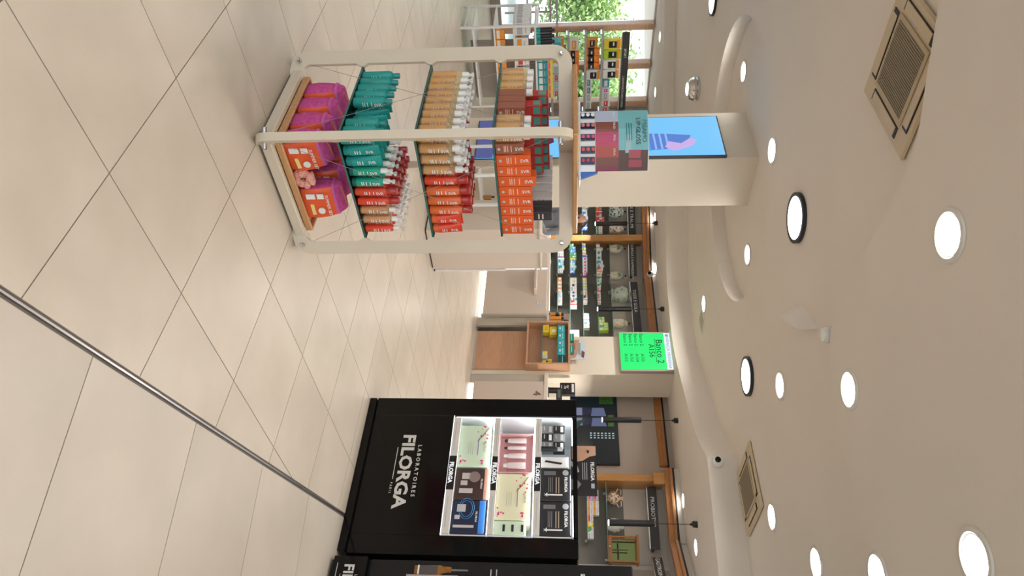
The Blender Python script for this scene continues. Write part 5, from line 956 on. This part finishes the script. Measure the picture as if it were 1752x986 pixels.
t = thing('dark_teal_carton', 'dark teal carton on the black bottles end of the white rack', 'box', onG(-.15, .22, .921), RN); MB().bx(-.06, .06, 0, .12, 0, .30, .002).build('carton', CM['t'], t); MB().bx(-.04, .04, -.002, 0, .12, .2).build('print', CM['w'], t)
# beige end panel at the frame's upper left edge
t = thing('end_panel', 'beige rounded panel end at the upper left edge of the frame', 'panel', (-4.72, 11.25, 0), RN)
MB().bx(-.6, .02, -.02, .02, 0, 1.14, .012).build('board', BEIGE, t); MB().bx(-.6, .015, -.03, .03, 0, .03).build('foot', BEIGE_G, t)

# ============================================================ PERSON BEHIND THE STAND
def person():
    t = thing('person', 'person with brown tied-back hair and glasses in a grey top behind the product stand', 'person', (-.895, 9.40, 0), math.radians(-35))
    J = {'pel': (0, 0, .86), 'wai': (0, 0, .98), 'che': (0, -.01, 1.15), 'nb': (0, .0, 1.28), 'nt': (0, -.01, 1.345),
         'sl': (-.155, 0, 1.235), 'el': (-.20, .0, 1.0), 'wl': (-.13, -.17, .95), 'hl': (-.10, -.24, .955), 'sr': (.155, 0, 1.235), 'er': (.20, 0, 1.0), 'wr': (.13, -.17, .95), 'hr': (.10, -.24, .955),
         'pl': (-.085, 0, .80), 'kl': (-.09, -.01, .44), 'al': (-.09, .02, .08), 'tl': (-.09, -.12, .03), 'pr': (.085, 0, .80), 'kr': (.09, -.01, .44), 'ar': (.09, .02, .08), 'tr': (.09, -.12, .03)}
    R = {'pel': .135, 'wai': .115, 'che': .13, 'nb': .065, 'nt': .048, 'sl': .062, 'el': .042, 'wl': .03, 'hl': .03, 'sr': .062, 'er': .042, 'wr': .03, 'hr': .03, 'pl': .085, 'kl': .058, 'al': .04, 'tl': .035, 'pr': .085, 'kr': .058, 'ar': .04, 'tr': .035}
    ED = [('pel', 'wai'), ('wai', 'che'), ('che', 'nb'), ('nb', 'nt'), ('che', 'sl'), ('sl', 'el'), ('el', 'wl'), ('wl', 'hl'), ('che', 'sr'), ('sr', 'er'), ('er', 'wr'), ('wr', 'hr'), ('pel', 'pl'), ('pl', 'kl'), ('kl', 'al'), ('al', 'tl'), ('pel', 'pr'), ('pr', 'kr'), ('kr', 'ar'), ('ar', 'tr')]
    for s, h in ((-1, 'hl'), (1, 'hr')):
        b = Vector(J[h])
        for k in range(4): n0, n1 = 'f%s%da' % (h, k), 'f%s%db' % (h, k); J[n0] = tuple(b + Vector((.022 * (k - 1.5), -.05, .004))); J[n1] = tuple(b + Vector((.024 * (k - 1.5), -.085 + .01 * abs(k - 1.5), -.012))); R[n0] = .010; R[n1] = .008; ED += [(h, n0), (n0, n1)]
        n0 = 'f%st' % h; J[n0] = tuple(b + Vector((-s * .045, -.02, .0))); R[n0] = .010; ED.append((h, n0))
    ks = list(J); me = bpy.data.meshes.new('body'); me.from_pydata([J[k] for k in ks], [(ks.index(a), ks.index(b)) for a, b in ED], [])
    o = bpy.data.objects.new('body', me); COL.objects.link(o); md = o.modifiers.new('skin', 'SKIN'); sb = o.modifiers.new('sub', 'SUBSURF'); sb.levels = 1; sb.render_levels = 1
    for i, k in enumerate(ks): v = me.skin_vertices[0].data[i]; v.radius = (R[k], R[k] * (.72 if k in ('pel', 'wai', 'che') else 1)); v.use_root = (k == 'pel')
    bpy.context.view_layer.update(); m2 = bpy.data.meshes.new_from_object(o.evaluated_get(bpy.context.evaluated_depsgraph_get())); bpy.data.objects.remove(o)
    mats = [mat('grey_top', (.26, .28, .31), .8, var=.1, scale=20.), mat('dark_trousers', (.03, .03, .04), .8), mat('skin', (.52, .30, .22), .5)]
    bm = bmesh.new(); bm.from_mesh(m2)
    hv = [];                                                # head grown onto the neck
    for i in range(11):
        a = PI * i / 10; rr = math.sin(a); z = 1.44 - .115 * math.cos(a); ring = []
        for k in range(16):
            b = 2 * PI * k / 16; x, y = .076 * rr * math.cos(b), .094 * rr * math.sin(b) + .0
            if z < 1.42 and y < 0: x *= .92; y *= .96
            if abs(x) < .014 and y < -.06 and 1.40 < z < 1.45: y -= .018
            ring.append(bm.verts.new((x, y - .015, z)))
        hv.append(ring)
    for i in range(10):
        for k in range(16):
            try: bm.faces.new((hv[i][k], hv[i][(k + 1) % 16], hv[i + 1][(k + 1) % 16], hv[i + 1][k]))
            except ValueError: pass
    bmesh.ops.remove_doubles(bm, verts=bm.verts[:], dist=.0005); bm.to_mesh(m2); bm.free(); m2.materials.clear()
    for x in mats: m2.materials.append(x)
    for p in m2.polygons: c = p.center; p.material_index = 2 if (c.z > 1.30 or (c.y < -.19 and c.z > .7)) else (1 if c.z < .86 else 0); p.use_smooth = True
    obj('body', m2, None, t)
    HAIR = mat('brown_hair', (.075, .032, .018), .5, col2=(.035, .015, .010), scale=50., stretch=(1, 1, .15)); mb = MB()
    mb.lathe([(.092 * math.sin(PI * i / 12), .112 * math.cos(PI * i / 12)) for i in range(0, 8)], 18, (0, .022, 1.448), None, 1.12); mb.ball((0, .125, 1.43), .05, 12); mb.build('hair', HAIR, t, smooth=True)
    for x in (-.03, .03):
        MB().ball((x, -.098, 1.448), .011, 8).build('eye', PRINTK, t); MB().tube([(x + .024 * math.cos(a), -.114, 1.446 + .019 * math.sin(a)) for a in [2 * PI * k / 16 for k in range(16)]], .0025, 5, None, True).build('glasses', BLACKM, t)
        MB().ball((x * 2.6, .0, 1.43), .02, 8, None, (.4, .8, 1.2)).build('ear', mats[2], t)
    MB().ball((0, -.098, 1.388), .02, 8, None, (1.1, .3, .35)).build('mouth', mat('lips', (.45, .14, .12), .5), t)
person()
bpy.context.view_layer.update()
